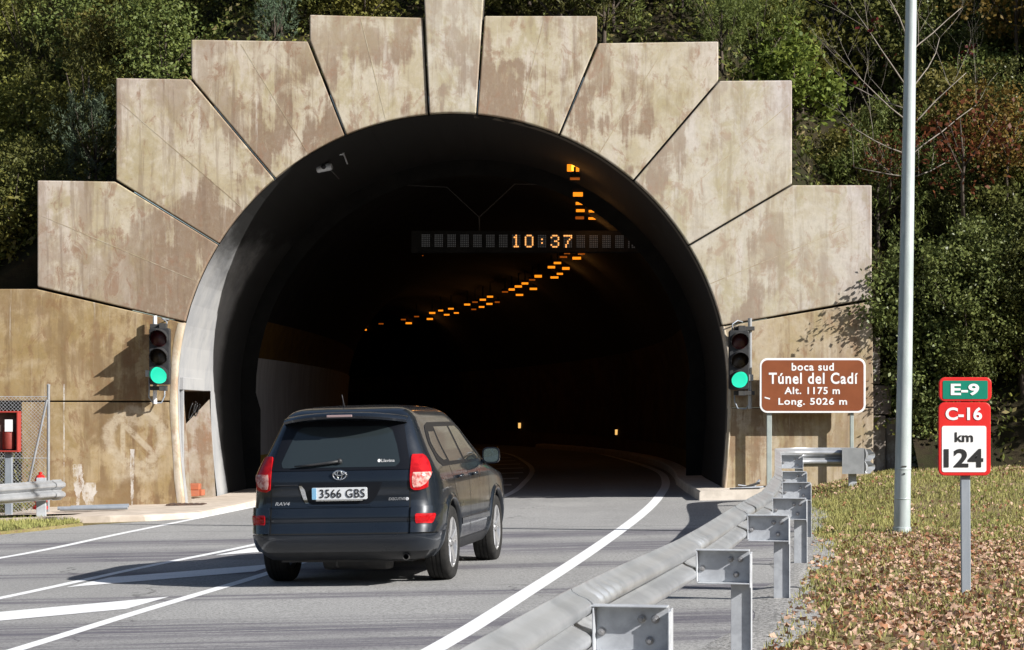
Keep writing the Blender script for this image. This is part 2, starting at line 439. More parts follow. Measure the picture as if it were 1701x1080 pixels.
# ------------------------------------------------------------------ mesh building
class MB:
    def __init__(s):
        s.v, s.f, s.mi = [], [], []

    def add(s, verts, faces, mi=0):
        o = len(s.v)
        s.v += [tuple(v) for v in verts]
        s.f += [tuple(i + o for i in f) for f in faces]
        s.mi += [mi] * len(faces)
        return s

    def box(s, c, d, mi=0, rz=0.0, rx=0.0, ry=0.0):
        R = Matrix.Rotation(rz, 3, 'Z') @ Matrix.Rotation(ry, 3, 'Y') @ Matrix.Rotation(rx, 3, 'X')
        vs = []
        for z in (-1, 1):
            for y in (-1, 1):
                for x in (-1, 1):
                    vs.append(Vector(c) + R @ Vector((x * d[0] / 2, y * d[1] / 2, z * d[2] / 2)))
        return s.add(vs, [(0, 2, 3, 1), (4, 5, 7, 6), (0, 1, 5, 4), (2, 6, 7, 3), (0, 4, 6, 2), (1, 3, 7, 5)], mi)

    def tube(s, pts, rad, n=10, mi=0, cap=True):
        pts = [Vector(p) for p in pts]
        rads = rad if isinstance(rad, (list, tuple)) else [rad] * len(pts)
        vs, fs = [], []
        up = Vector((0, 0, 1))
        a = None
        for i, p in enumerate(pts):
            t = (pts[min(i + 1, len(pts) - 1)] - pts[max(i - 1, 0)]).normalized()
            if a is None:
                ref = up if abs(t.z) < .9 else Vector((0, 1, 0))
                a = t.cross(ref).normalized()
            a = (a - t * a.dot(t)).normalized()
            b = t.cross(a)
            for k in range(n):
                an = 2 * math.pi * k / n
                vs.append(p + (a * math.cos(an) + b * math.sin(an)) * rads[i])
        for i in range(len(pts) - 1):
            for k in range(n):
                k2 = (k + 1) % n
                fs.append((i * n + k, i * n + k2, (i + 1) * n + k2, (i + 1) * n + k))
        if cap:
            fs.append(tuple(range(n))[::-1])
            fs.append(tuple((len(pts) - 1) * n + k for k in range(n)))
        return s.add(vs, fs, mi)

    def lathe(s, prof, c=(0, 0, 0), axis=(0, 0, 1), n=24, mi=0):
        """prof: (radius, height) pairs round an axis"""
        ax = Vector(axis).normalized()
        ref = Vector((0, 0, 1)) if abs(ax.z) < .9 else Vector((1, 0, 0))
        a = ax.cross(ref).normalized()
        b = ax.cross(a)
        vs, fs = [], []
        for r, h in prof:
            for k in range(n):
                t = 2 * math.pi * k / n
                vs.append(Vector(c) + ax * h + (a * math.cos(t) + b * math.sin(t)) * r)
        for i in range(len(prof) - 1):
            for k in range(n):
                k2 = (k + 1) % n
                fs.append((i * n + k, i * n + k2, (i + 1) * n + k2, (i + 1) * n + k))
        return s.add(vs, fs, mi)

    def prism(s, poly, depth, mi=0, side=None):
        """poly: 3D points (planar); depth: vector"""
        n = len(poly)
        d = Vector(depth)
        vs = [Vector(p) for p in poly] + [Vector(p) + d for p in poly]
        s.add(vs, [tuple(range(n)), tuple(range(n, 2 * n))[::-1]], mi)
        o = len(s.v) - 2 * n
        sd = [(i, i + n, (i + 1) % n + n, (i + 1) % n) for i in range(n)]
        s.f += [tuple(i + o for i in f) for f in sd]
        s.mi += [mi if side is None else side] * n
        return s

    def grid(s, P, mi=0, wrap=False):
        r, c = len(P), len(P[0])
        vs = [p for row in P for p in row]
        fs = []
        for i in range(r - 1):
            for j in range(c - 1 + (1 if wrap else 0)):
                j2 = (j + 1) % c
                fs.append((i * c + j, i * c + j2, (i + 1) * c + j2, (i + 1) * c + j))
        return s.add(vs, fs, mi)

    def build(s, name, mats, parent=None, smooth=False, origin=None, bevel=0.0, fix=True, auto=None, seg=2):
        me = bpy.data.meshes.new(name)
        o3 = Vector(origin) if origin is not None else Vector((0, 0, 0))
        me.from_pydata([tuple(Vector(v) - o3) for v in s.v], [], s.f)
        for m in (mats if isinstance(mats, (list, tuple)) else [mats]):
            me.materials.append(m)
        me.polygons.foreach_set('material_index', s.mi)
        if fix:
            bm = bmesh.new()
            bm.from_mesh(me)
            bmesh.ops.recalc_face_normals(bm, faces=bm.faces)
            bm.to_mesh(me)
            bm.free()
        if smooth:
            me.polygons.foreach_set('use_smooth', [True] * len(me.polygons))
            if auto:
                me.set_sharp_from_angle(angle=math.radians(auto))
        me.update()
        ob = bpy.data.objects.new(name, me)
        COL.objects.link(ob)
        if parent is not None:
            ob.parent = parent
        elif origin is not None:
            ob.location = o3
        if bevel:
            b = ob.modifiers.new('bevel', 'BEVEL')
            b.width = bevel
            b.segments = seg
            b.limit_method = 'ANGLE'
        return ob


def tag(o, label=None, cat=None, group=None, kind=None):
    if label:
        o['label'] = label
    if cat:
        o['category'] = cat
    if group:
        o['group'] = group
    if kind:
        o['kind'] = kind
    return o


def thing(name, label, cat, loc=(0, 0, 0), group=None, rz=0.0):
    e = bpy.data.objects.new(name, None)
    e.empty_display_size = 0.3
    e.location = loc
    e.rotation_euler = (0, 0, rz)
    COL.objects.link(e)
    return tag(e, label, cat, group)


def copy_tree(o, parent=None):
    c = o.copy()
    COL.objects.link(c)
    if parent is not None:
        c.parent = parent
    for ch in [x for x in list(o.children)]:
        copy_tree(ch, c)
    return c


def text_geo(body, size, bold=0.0, shear=0.0, space=1.0, extrude=0.004, align='CENTER'):
    c = bpy.data.curves.new('lettering', 'FONT')
    c.body = body
    c.size = size
    c.align_x = align
    c.align_y = 'CENTER'
    c.offset = bold
    c.shear = shear
    c.space_character = space
    c.extrude = extrude * 2
    c.resolution_u = 4
    o = bpy.data.objects.new('lettering_tmp', c)
    COL.objects.link(o)
    dg = bpy.context.evaluated_depsgraph_get()
    dg.update()
    me = bpy.data.meshes.new_from_object(o.evaluated_get(dg))
    bpy.data.objects.remove(o)
    bpy.data.curves.remove(c)
    vs = [v.co.copy() for v in me.vertices]
    fs = [tuple(p.vertices) for p in me.polygons]
    bpy.data.meshes.remove(me)
    return vs, fs


def add_text(mb, body, c, size, width=None, height=None, bold=0.0, shear=0.0, space=1.0, mi=0, fn=None):
    """lettering that stands in the XZ plane facing -Y at centre c"""
    vs, fs = text_geo(body, 1.0, bold, shear, space)
    xs = [v.x for v in vs]
    ys = [v.y for v in vs]
    cx, cy = (min(xs) + max(xs)) / 2, (min(ys) + max(ys)) / 2
    sx = width / (max(xs) - min(xs)) if width else 1.0
    sy = height / (max(ys) - min(ys)) if height else (sx if width else 1.0)
    c = Vector(c)
    out = [Vector((c.x + (v.x - cx) * sx, c.y - v.z * .12, c.z + (v.y - cy) * sy)) for v in vs]
    if fn:
        out = [fn(v) for v in out]
    mb.add(out, fs, mi)


def rrect(x0, x1, z0, z1, y, r, n=6):
    pts = []
    for cx, cz, a0 in ((x1 - r, z1 - r, 0), (x0 + r, z1 - r, 90), (x0 + r, z0 + r, 180), (x1 - r, z0 + r, 270)):
        for k in range(n + 1):
            a = math.radians(a0 + 90 * k / n)
            pts.append(Vector((cx + r * math.cos(a), y, cz + r * math.sin(a))))
    return pts


def pchip(xs, ys, q):
    """smooth monotone interpolation"""
    xs = np.asarray(xs, float)
    ys = np.asarray(ys, float)
    h = np.diff(xs)
    d = np.diff(ys) / h
    m = np.zeros_like(ys)
    m[0], m[-1] = d[0], d[-1]
    for i in range(1, len(xs) - 1):
        m[i] = 0 if d[i - 1] * d[i] <= 0 else 2 * d[i - 1] * d[i] / (d[i - 1] + d[i])
    q = min(max(q, xs[0]), xs[-1])
    i = min(len(xs) - 2, max(0, int(np.searchsorted(xs, q) - 1)))
    t = (q - xs[i]) / h[i]
    return float((2 * t**3 - 3 * t**2 + 1) * ys[i] + (t**3 - 2 * t**2 + t) * h[i] * m[i] + (-2 * t**3 + 3 * t**2) * ys[i + 1] + (t**3 - t**2) * h[i] * m[i + 1])


def lerp_poly(pts, y):
    """pts: (x, y) sorted by y; linear interpolation of x with end extension"""
    for (x0, y0), (x1, y1) in zip(pts, pts[1:]):
        if y <= y1:
            return x0 + (x1 - x0) * (y - y0) / (y1 - y0)
    (x0, y0), (x1, y1) = pts[-2:]
    return x0 + (x1 - x0) * (y - y0) / (y1 - y0)

# ------------------------------------------------------------------ the setting: ground, road, kerbs, markings
PY = 36.5                                           # the portal's face
AX, AZ, AR = (752.5 - CX) / (F / PY), H + (YH - 647) / (F / PY), 458 / (F / PY)


def xc(Y):
    """centre line of the bore: straight through the portal, then bending left"""
    if Y <= PY:
        return AX
    if Y <= 42.8:
        return AX + 0.03 * (Y - PY)
    t = Y - 42.8
    return AX + 0.03 * 6.3 + 0.078 * t - t * t / (2 * 168.0)


def ground_sheet():
    mb = MB()
    xs = sorted(set([-300, -120, -60, -40] + [-25 + 2.5 * i for i in range(8)] + [-5 + i for i in range(9)] + [3.4 + .6 * i for i in range(14)] + [16, 22, 30, 60, 120, 300]))
    ys = sorted(set([-200, -60, -20, 0] + [4 + 3 * i for i in range(7)] + [24 + i for i in range(14)] + [45, 60, 90, 140, 300, 600]))
    mb.grid([[Vector((x, y, gz(x, y))) for x in xs] for y in ys])
    return tag(mb.build('ground', M['lawn'], smooth=True), kind='structure')


ground_sheet()

RAIL = [(-2.90, -7.0), (-2.05, -3.0), (-1.24, 1.3), (-0.42, 5.3), (0.36, 9.3), (1.16, 13.25), (1.92, 17.2), (2.58, 20.9), (3.19, 24.9), (3.70, 28.9), (4.20, 32.9)]
ROAD_L = [(-17, -8), (-14, 6), (-11, 16), (-9.1, 24), (-7.4, 29.5), (-6.4, 31.7), (-5.0, 33.1), (-4.62, 36.5)]


def road_right(y):
    return lerp_poly(RAIL, y) + (0.12 + 0.10 * math.sin(y * 1.7) * sst(0, 12, y) if y < 33 else 0.1)


def road_sheet():
    mb = MB()
    P = []
    ys = [-8 + 1.0 * i for i in range(45)] + [37.5 + 1.5 * i for i in range(64)]
    for y in ys:
        if y < 36.5:
            a, b = lerp_poly(ROAD_L, y) - .1, (road_right(y) if y < 33 else 4.4)
        else:
            a, b = xc(y) - 4.5, xc(y) + 4.5
        P.append([Vector((a + (b - a) * k / 14, y, BANK * (a + (b - a) * k / 14) + 0.004)) for k in range(15)])
    mb.grid(P)
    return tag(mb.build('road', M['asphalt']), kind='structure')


road_sheet()


def strip(mb, pts, wdt, dz=0.008):
    """a painted line along (x, y) points"""
    # resample
    P = []
    for i, (x, y) in enumerate(pts):
        x0, y0 = pts[max(0, i - 1)]
        x1, y1 = pts[min(len(pts) - 1, i + 1)]
        t = Vector((x1 - x0, y1 - y0)).normalized()
        nx, ny = t.y, -t.x
        row = []
        for sgn in (-1, 1):
            px, py = x + nx * sgn * wdt / 2, y + ny * sgn * wdt / 2
            row.append(Vector((px, py, BANK * px + dz)))
        P.append(row)
    mb.grid(P)


def spline(pts, step=0.7):
    """natural smooth x(y) through (x, y) points"""
    ys = [p[1] for p in pts]
    xs = [p[0] for p in pts]
    out = []
    y = ys[0]
    while y < ys[-1]:
        # Catmull-Rom on y
        i = max(0, min(len(ys) - 2, int(np.searchsorted(ys, y, side='right') - 1)))
        h = ys[i + 1] - ys[i]
        t = (y - ys[i]) / h
        m0 = (xs[i + 1] - xs[max(0, i - 1)]) / (ys[i + 1] - ys[max(0, i - 1)]) * h
        m1 = (xs[min(len(xs) - 1, i + 2)] - xs[i]) / (ys[min(len(xs) - 1, i + 2)] - ys[i]) * h
        out.append(((2 * t**3 - 3 * t**2 + 1) * xs[i] + (t**3 - 2 * t**2 + t) * m0 + (-2 * t**3 + 3 * t**2) * xs[i + 1] + (t**3 - t**2) * m1, y))
        y += step
    out.append((xs[-1], ys[-1]))
    return out


def g2(px, py):
    v = gp(px, py)
    return (v.x, v.y)


L1 = spline([(-11.2, 2), (-8.6, 14)] + [g2(0, 928), g2(212, 885), g2(425, 842)] + [(-3.55, 46), (-3.2, 56), (-3.45, 66), (-4.4, 78)])
L2 = spline([(-8.4, 2)] + [g2(0, 995), g2(230, 945), g2(435, 903)] + [(-1.65, 36), (-.75, 44)])
L3 = spline([(-5.5, 1.5)] + [g2(30, 1080), g2(230, 1018), g2(440, 955), g2(835, 826), g2(872, 801), g2(884, 781), g2(872, 768)] + [(-.15, 76), (-1.6, 88)])
LR = spline([(-2.6, 3)] + [g2(722, 1080), g2(868, 990), g2(985, 914), g2(1062, 858), g2(1092, 829), g2(1106, 802), g2(1092, 783), g2(1036, 764)] + [(2.4, 84), (.9, 97)])
mb = MB()
strip(mb, L1, 0.125)
strip(mb, L2, 0.12)
strip(mb, L3, 0.13)
strip(mb, LR, 0.17)


def xat(L, y):
    return lerp_poly(L, y)


def hatch(mb, y0, thick):
    """one slanting bar of the ghost island, cut along the two lines that bound it"""
    def cut(yb, L, off):
        y = yb
        for _ in range(30):
            x = xat(L, y) + off
            y = yb + 0.92 * (x + 3.5)
        return Vector((x, y, BANK * x + 0.008))
    a, b = cut(y0, L2, 0.16), cut(y0, L3, -0.2)
    c, d = cut(y0 + thick, L3, -0.2), cut(y0 + thick, L2, 0.16)
    if b.x - a.x > .05:
        mb.add([a, b, c, d], [(0, 1, 2, 3)])


for k in range(-3, 5):
    hatch(mb, 17.42 + 3.35 * k, 0.95)
for k in range(7):                                  # bars of the island that continue inside the bore
    y = 44.0 + 4.2 * k
    a, b = xat(L3, y) - 1.25 - .02 * k, xat(L3, y + .5) - 0.22
    mb.add([(a, y, BANK * a + .008), (b, y + .35, BANK * b + .008), (b, y + 1.15, BANK * b + .008), (a, y + .8, BANK * a + .008)], [(0, 1, 2, 3)])
tag(mb.build('road_markings', M['paint'], fix=False), kind='structure')

# gravel shoulder under the guardrail
mb = MB()
P = []
for i in range(265):
    y = -6 + i * .15
    a = road_right(y) - .05
    b = lerp_poly(RAIL, y) + 0.55 + 0.10 * math.sin(y * .9) + 0.04 * math.sin(y * 2.1 + 1)
    P.append([Vector((a + (b - a) * k / 3, y, max(BANK * (a + (b - a) * k / 3), gz(a + (b - a) * k / 3, y)) + 0.006 + (.02 if k in (1, 2) else 0.0))) for k in range(4)])
mb.grid(P)
tag(mb.build('gravel_shoulder', M['gravel'], smooth=True), kind='structure')

# sidewalks: left one outside and along the bore, right slab
def walk(name, left, right, h, m, y_in, side):
    mb = MB()
    P = []
    for (a, y), (b, _) in zip(left, right):
        za, zb = BANK * a + h, BANK * b + h
        if side == 'L':
            P.append([Vector((a, y, za)), Vector((b - .14, y, zb)), Vector((b - .02, y, zb - .01)), Vector((b, y, zb - .03)), Vector((b + .02, y, BANK * b - .05))])
        else:
            P.append([Vector((a - .02, y, BANK * a - .05)), Vector((a, y, za - .03)), Vector((a + .02, y, za - .01)), Vector((a + .14, y, za)), Vector((b, y, zb))])
    mb.grid(P)
    # front end
    r = P[0]
    mb.add([v for v in r] + [Vector((v.x, v.y - .02, BANK * v.x - .06)) for v in r], [(k, k + 1, k + 1 + len(r), k + len(r)) for k in range(len(r) - 1)])
    return tag(mb.build(name, m), kind='structure')


kl = [g2(128, 869), g2(240, 866), g2(330, 861), g2(400, 846), g2(430, 838)]
ys_in = [39 + 2 * i for i in range(25)]
left = [(-8.1, kl[0][1]), (-7.6, kl[1][1]), (-6.9, kl[2][1]), (-6.6, kl[3][1]), (-6.4, kl[4][1])] + [(xc(y) - 4.62, y) for y in ys_in]
right = [(-6.2, kl[0][1]), (kl[1][0], kl[1][1]), (kl[2][0], kl[2][1]), (kl[3][0], kl[3][1]), (kl[4][0] + .02, kl[4][1])] + [(xc(y) - 3.45 - .1, y) for y in ys_in]
walk('sidewalk', left, right, 0.10, M['slab'], 37, 'L')
mb = MB()
for (x0, x1, y0, y1) in ((-9.4, -5.5, 33.6, 36.9),):
    mb.add([(x0, y0, BANK * x0 + .094), (-6.9, y0 + .2, BANK * -6.9 + .094), (x1, y1, BANK * x1 + .094), (x0, y1, BANK * x0 + .094)], [(0, 1, 2, 3)])
tag(mb.build('sidewalk_apron', M['slab'], fix=False), kind='structure')
rl = [(3.16, 35.5), (3.18, 36.4)] + [(xc(y) + 4.18, y) for y in ys_in]
rr = [(4.35, 35.2), (4.4, 36.4)] + [(xc(y) + 4.75, y) for y in ys_in]
walk('raised_sidewalk', rl, rr, 0.17, M['slab2'], 36, 'R')

# grass verge at the far left
mb = MB()
vp = [g2(-140, 905), g2(0, 889), g2(80, 881), g2(138, 874), g2(120, 868)] + [(-7.9, 33.4), (-9, 35.5), (-13, 36)]
mb.add([Vector((x, y, BANK * x + .05)) for x, y in vp] + [Vector((x, y, BANK * x - .03)) for x, y in vp], [tuple(range(len(vp)))] + [(i, (i + 1) % len(vp), (i + 1) % len(vp) + len(vp), i + len(vp)) for i in range(len(vp))])
tag(mb.build('verge_ground', M['lawn']), kind='structure')

# a shallow iron drain cover on the left sidewalk
dv = gp(367, 831)
g = MB()
g.box((0, 0, 0.0), (0.62, 0.5, 0.02))
for k in range(6):
    g.box((-0.25 + .1 * k, 0, 0.012), (0.05, 0.44, 0.012))
o = g.build('drain_cover', noisy('rusty_iron', (0.11, 0.065, 0.045), (0.06, 0.045, 0.04), 8, .8))
o.location = (dv.x, 35.9, BANK * dv.x + .112)
tag(o, 'small rusty drain cover set in the left sidewalk by the bore', 'drain cover')

# ------------------------------------------------------------------ the hill behind the portal
def hz(x, y):
    d = abs(x - AX)
    h0 = 7.2 - 0.95 * max(0.0, d - 4.2)
    zl = h0 + 0.62 * (y - 37.2)
    yb = 36.1 - 0.16 * (x - 6.3)
    zr = gz(x, min(y, 36)) + 1.15 * (y - yb) if y > yb else gz(x, y) - .3 - .2 * (yb - y)
    if x > 6.2:
        t = sst(6.2, 8.2, x)
        z = zr * t + (max(zl, zr) if y > 37.2 else zr) * (1 - t)
    else:
        z = zl
    if x < -8.8:
        z = max(z, gz(x, y) + 0.75 * (y - 37.6))
    z += 0.25 * math.sin(x * 1.3 + y * .7) + 0.2 * math.sin(y * 1.9 - x * .6)
    return z


mb = MB()
xs = [-70 + 4 * i for i in range(12)] + [-23.5 + .8 * i for i in range(70)] + [36 + 5 * i for i in range(8)]
ys = [20, 24, 27, 29, 31, 32, 33] + [34 + .8 * i for i in range(50)] + [76, 80, 86, 94, 110]
idx = {}
for i, x in enumerate(xs):
    for j, y in enumerate(ys):
        ok = (y >= 37.2) if x < 6.3 else True
        if ok:
            idx[i, j] = len(mb.v)
            mb.v.append((x, y, hz(x, y)))
for i in range(len(xs) - 1):
    for j in range(len(ys) - 1):
        q = [(i, j), (i + 1, j), (i + 1, j + 1), (i, j + 1)]
        if all(k in idx for k in q):
            mb.f.append(tuple(idx[k] for k in q))
            mb.mi.append(0)
j0 = ys.index(min(v for v in ys if v >= 37.2))
for i in range(len(xs) - 1):
    if (i, j0) in idx and (i + 1, j0) in idx and xs[i] < 6.3:
        if abs((xs[i] + xs[i + 1]) / 2 - AX) < 5.3 + .6:
            continue
        a_, b__ = mb.v[idx[i, j0]], mb.v[idx[i + 1, j0]]
        mb.add([a_, b__, (b__[0], b__[1], -1.5), (a_[0], a_[1], -1.5)], [(0, 1, 2, 3)])
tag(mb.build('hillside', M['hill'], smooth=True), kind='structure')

# wooded slopes across the valley, behind the photographer
mb = MB()
P = []
for k in range(49):
    a = math.radians(175 + 190 * k / 48)
    row = []
    for r, z in ((46, -1.0), (62, 7), (90, 17), (130, 27)):
        row.append(Vector((r * math.cos(a), r * math.sin(a), z + 2.2 * math.sin(k * 1.7 + r) * (z > 0))))
    P.append(row)
mb.grid(P)
tag(mb.build('valley_hills', M['hill'], smooth=True), kind='structure')

# ------------------------------------------------------------------ the tunnel portal
PS = F / PY
portal = thing('tunnel_portal', 'stepped concrete tunnel portal of fan shaped slabs round the dark bore', 'tunnel portal', (AX, PY, 0))
PO = Vector((AX, PY, 0))


def fx(px, py):
    return Vector(((px - CX) / PS, PY, H + (YH - py) / PS))


def arch_at(px, py):
    """the point of the intrados on the ray from the arch centre through a point of the face"""
    v = fx(px, py)
    a = math.atan2(v.z - AZ, v.x - AX)
    return a


def side_x(sgn, z):
    """half width of the opening under the springing"""
    t = min(1, max(0, (AZ - z) / (AZ + .1)))
    return AX + sgn * (AR - 0.14 * t * t)


def arc(a0, a1, n=14, r=None):
    r = r or AR
    return [Vector((AX + r * math.cos(a0 + (a1 - a0) * k / n), PY, AZ + r * math.sin(a0 + (a1 - a0) * k / n))) for k in range(n + 1)]


def shrink(poly, d):
    """inset a polygon in the XZ plane"""
    n = len(poly)
    area = sum(poly[i].x * poly[(i + 1) % n].z - poly[(i + 1) % n].x * poly[i].z for i in range(n))
    sg = 1 if area > 0 else -1
    out = []
    for i in range(n):
        p0, p1, p2 = poly[i - 1], poly[i], poly[(i + 1) % n]
        e1 = Vector((p1.x - p0.x, p1.z - p0.z))
        e2 = Vector((p2.x - p1.x, p2.z - p1.z))
        if e1.length < 1e-6 or e2.length < 1e-6:
            out.append(p1.copy())
            continue
        e1.normalize()
        e2.normalize()
        n1 = Vector((-e1.y, e1.x)) * sg
        n2 = Vector((-e2.y, e2.x)) * sg
        b = (n1 + n2)
        b = b / max(.5, b.length_squared / 2) if b.length > 1e-6 else n1
        out.append(Vector((p1.x + b.x * d, p1.y, p1.z + b.y * d)))
    return out


def slab(outer, a0, a1, m, dy=0.0, nm='slab'):
    """outer face points (from the a1 end of the arch back to the a0 end), closed by the arch itself"""
    poly = [fx(*p) for p in outer] + arc(a0, a1)
    p2 = [Vector((p.x, PY + dy, p.z)) for p in shrink(poly, 0.016)]
    mb = MB()
    mb.prism(p2, (0, .55 - dy, 0))
    o = mb.build(nm, M[m], portal, origin=PO, bevel=0.02)
    am = (a0 + a1) / 2
    d = Vector((math.cos(am), 0, math.sin(am)))
    s0 = Vector((AX, 0, AZ)) + d * (AR + .05)
    # march outwards to the edge of the slab
    def inside(p):
        ins = False
        for i in range(len(p2)):
            u, v = p2[i], p2[i - 1]
            if (u.z > p.z) != (v.z > p.z) and p.x < (v.x - u.x) * (p.z - u.z) / (v.z - u.z) + u.x:
                ins = not ins
        return ins
    L_ = 0.0
    while inside(s0 + d * (L_ + .12)) and L_ < 6:
        L_ += .05
    if abs(math.cos(am)) > .12 and L_ > .5:
        g_ = MB()
        e_ = Vector((-d.z, 0, d.x)) * .005
        A_, B_ = s0, s0 + d * L_
        g_.prism([Vector((v.x, PY + dy - .003, v.z)) for v in (A_ - e_, B_ - e_, B_ + e_, A_ + e_)], (0, .01, 0))
        g_.build('formwork_mark', M['formline'], portal, origin=PO)
    q = MB()
    q.prism([Vector((p.x, PY + .17, p.z)) for p in shrink(poly, .004)], (0, .3, 0))
    return o, q


A = {k: arch_at(*p) for k, p in dict(l5=(303, 535), l4=(357, 402), l3=(453, 293), l2=(572, 220), l1=(712, 189), r1=(792, 190), r2=(931, 220), r3=(1055, 297), r4=(1152, 403), r5=(1203, 541)).items()}
back = MB()
for outer, k0, k1, m, dy in (
        ([(806, -26), (702, -26)], 'l1', 'r1', 'conc3', -0.05),
        ([(703, 28), (513, 23), (513, 67)], 'l2', 'l1', 'conc', 0.0),
        ([(512, 67), (316, 64), (316, 130)], 'l3', 'l2', 'conc2', 0.02),
        ([(316, 130), (191, 128), (191, 299)], 'l4', 'l3', 'conc2', 0.012),
        ([(191, 300), (60, 298), (60, 477)], 'l5', 'l4', 'conc2', 0.02),
        ([(993, 70), (993, 25), (804, 25)], 'r1', 'r2', 'conc', 0.0),
        ([(1195, 133), (1195, 67), (994, 70)], 'r2', 'r3', 'conc', 0.02),
        ([(1317, 306), (1317, 132), (1195, 133)], 'r3', 'r4', 'conc3', -0.01),
        ([(1450, 497), (1450, 306), (1317, 306)], 'r4', 'r5', 'conc3', 0.02)):
    # outer points run from the k1 end to the k0 end; arc goes from k0 to k1
    if k0.startswith('l') and k1.startswith('l') or k0 == 'l1':
        o, q = slab(outer, A[k0], A[k1], m, dy)
    else:
        o, q = slab(outer[::-1], A[k1], A[k0], m, dy)
    back.add(q.v, q.f, 0)
for o_ in [x for x in portal.children]:
    pass

# the two base walls under the fan, with their horizontal joint and pale worn arris
def base_wall(side):
    if side == 'L':
        zj = H + (YH - 667) / PS
        up = [fx(-150, 479), fx(60, 479)] + arc(A['l5'], math.pi, 8) + [Vector((side_x(-1, zj), PY, zj)), Vector((fx(-150, 0).x, PY, zj))]
        zs = [zj, 1.2, .8, .4, .1, -.25]
        lo = [Vector((fx(34, 0).x, PY, zj))] + [Vector((side_x(-1, z), PY, z)) for z in zs] + [Vector((fx(34, 0).x, PY, -.25))]
        m = 'base'
    else:
        zj = H + (YH - 677) / PS
        up = [fx(1450, 499)] + arc(A['r5'], 0.0, 8) + [Vector((side_x(1, zj), PY, zj)), Vector((fx(1452, 0).x, PY, zj))]
        zs = [zj, 1.2, .8, .4, .1, -.25]
        lo = [Vector((fx(1452, 0).x, PY, zj))] + [Vector((side_x(1, z), PY, z)) for z in zs] + [Vector((fx(1452, 0).x, PY, -.25))]
        m = 'base2'
    for poly in (up, lo):
        b = MB()
        b.prism(shrink(poly, .012), (0, .55, 0))
        b.build('base_wall', M[m], portal, origin=PO, bevel=.015)
        back.prism([Vector((p.x, PY + .17, p.z)) for p in shrink(poly, .003)], (0, .3, 0))
    # arris strip
    sg = -1 if side == 'L' else 1
    wd = .125 if side == 'L' else .05
    zz = [-.24, .1, .4, .8, 1.2, 1.6] + [AZ + AR * math.sin(a) for a in np.linspace(0, math.pi - A['l5'] if side == 'L' else A['r5'], 9)]
    rows = []
    for z in zz:
        xi = side_x(sg, z) if z <= AZ else AX + sg * math.sqrt(max(0, AR * AR - (z - AZ) ** 2))
        rows.append([Vector((xi + sg * (wd + .01 * math.sin(z * 5)), PY - .004, z)), Vector((xi + sg * .035, PY - .03, z)), Vector((xi + sg * .003, PY + .0, z)), Vector((xi + sg * .003, PY + .3, z))])
    b = MB()
    b.grid(rows)
    b.build('worn_arris', M['edge'], portal, origin=PO, smooth=True)


base_wall('L')
base_wall('R')
back.build('backing_wall', M['cut'], portal, origin=PO)

# the ring of the portal: a short straight barrel with a doorway cut in its left side
mb = MB()
prof = []
for z in (-.3, 0.05, .4, .8, 1.2, 1.6):
    prof.append((side_x(-1, z), z))
for k in range(41):
    a = math.pi - math.pi * k / 40
    prof.append((AX + AR * math.cos(a), AZ + AR * math.sin(a)))
for z in (1.6, 1.2, .8, .4, .05, -.3):
    prof.append((side_x(1, z), z))
ysr = [PY + .1, 36.85, 39.85, 41.6, 43.3]
for j in range(4):
    for i in range(len(prof) - 1):
        if j == 1 and i < 6:
            continue
        q = [(i, j), (i + 1, j), (i + 1, j + 1), (i, j + 1)]
        mb.add([(prof[a][0] + .004 * (1 if a > 26 else -1) + xc(ysr[b]) - AX, ysr[b], prof[a][1] + .004) for a, b in q], [(0, 1, 2, 3)])
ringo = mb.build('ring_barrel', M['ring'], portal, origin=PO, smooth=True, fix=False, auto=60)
# dark joint line round the barrel, and the raised lintel over the doorway
b = MB()
xL = side_x(-1, 1.95)
b.box((xL + .035, 38.35, 2.06), (.09, 3.3, .22))
b.box((xL + .035, 36.8, .9), (.06, .1, 2.1))
b.build('door_lintel', M['ring'], portal, origin=PO, bevel=.01)
# doorway recess, end wall cut on a slant to imitate a wedge of shade
M['niche'] = concrete('niche_plaster', (0.42, 0.37, 0.31), (0.34, 0.28, 0.2), (0.25, 0.16, 0.1), .4, seed=5.5)
b = MB()
X0, X1, Ya, Yb_, Za, Zb = -7.0, -5.70, 36.86, 39.84, -.05, 1.955
b.add([(X0, Ya, Za), (X0, Yb_, Za), (X0, Yb_, Zb), (X0, Ya, Zb)], [(0, 1, 2, 3)])
b.add([(X0, Yb_, Za), (X1 + .1, Yb_, Za), (X1 - .02, Yb_, 1.80), (-6.2, Yb_, 1.30), (X0, Yb_, 1.2)], [(0, 1, 2, 3, 4)])
b.add([(X0, Yb_ + 1.2, Za), (X1 - .1, Yb_ + 1.2, Za), (X1 - .1, Yb_ + 1.2, Zb), (X0, Yb_ + 1.2, Zb)], [(0, 1, 2, 3)])
b.add([(X0, Yb_, Zb), (X1 - .1, Yb_, Zb), (X1 - .1, Yb_ + 1.2, Zb), (X0, Yb_ + 1.2, Zb)], [(0, 1, 2, 3)])
b.add([(X0, Ya, Za), (X1 + .1, Ya, Za), (X1 - .05, Ya, Zb), (X0, Ya, Zb)], [(0, 1, 2, 3)])
b.add([(X0, Ya, Zb), (X1 - .02, Ya, Zb), (X1 - .02, Yb_, Zb), (X0, Yb_, Zb)], [(0, 1, 2, 3)])
b.add([(X0, Ya, Za), (X1 + .1, Ya, Za), (X1 + .1, Yb_, Za), (X0, Yb_, Za)], [(0, 1, 2, 3)])
b.build('doorway_recess', M['niche'], portal, origin=PO, fix=False)
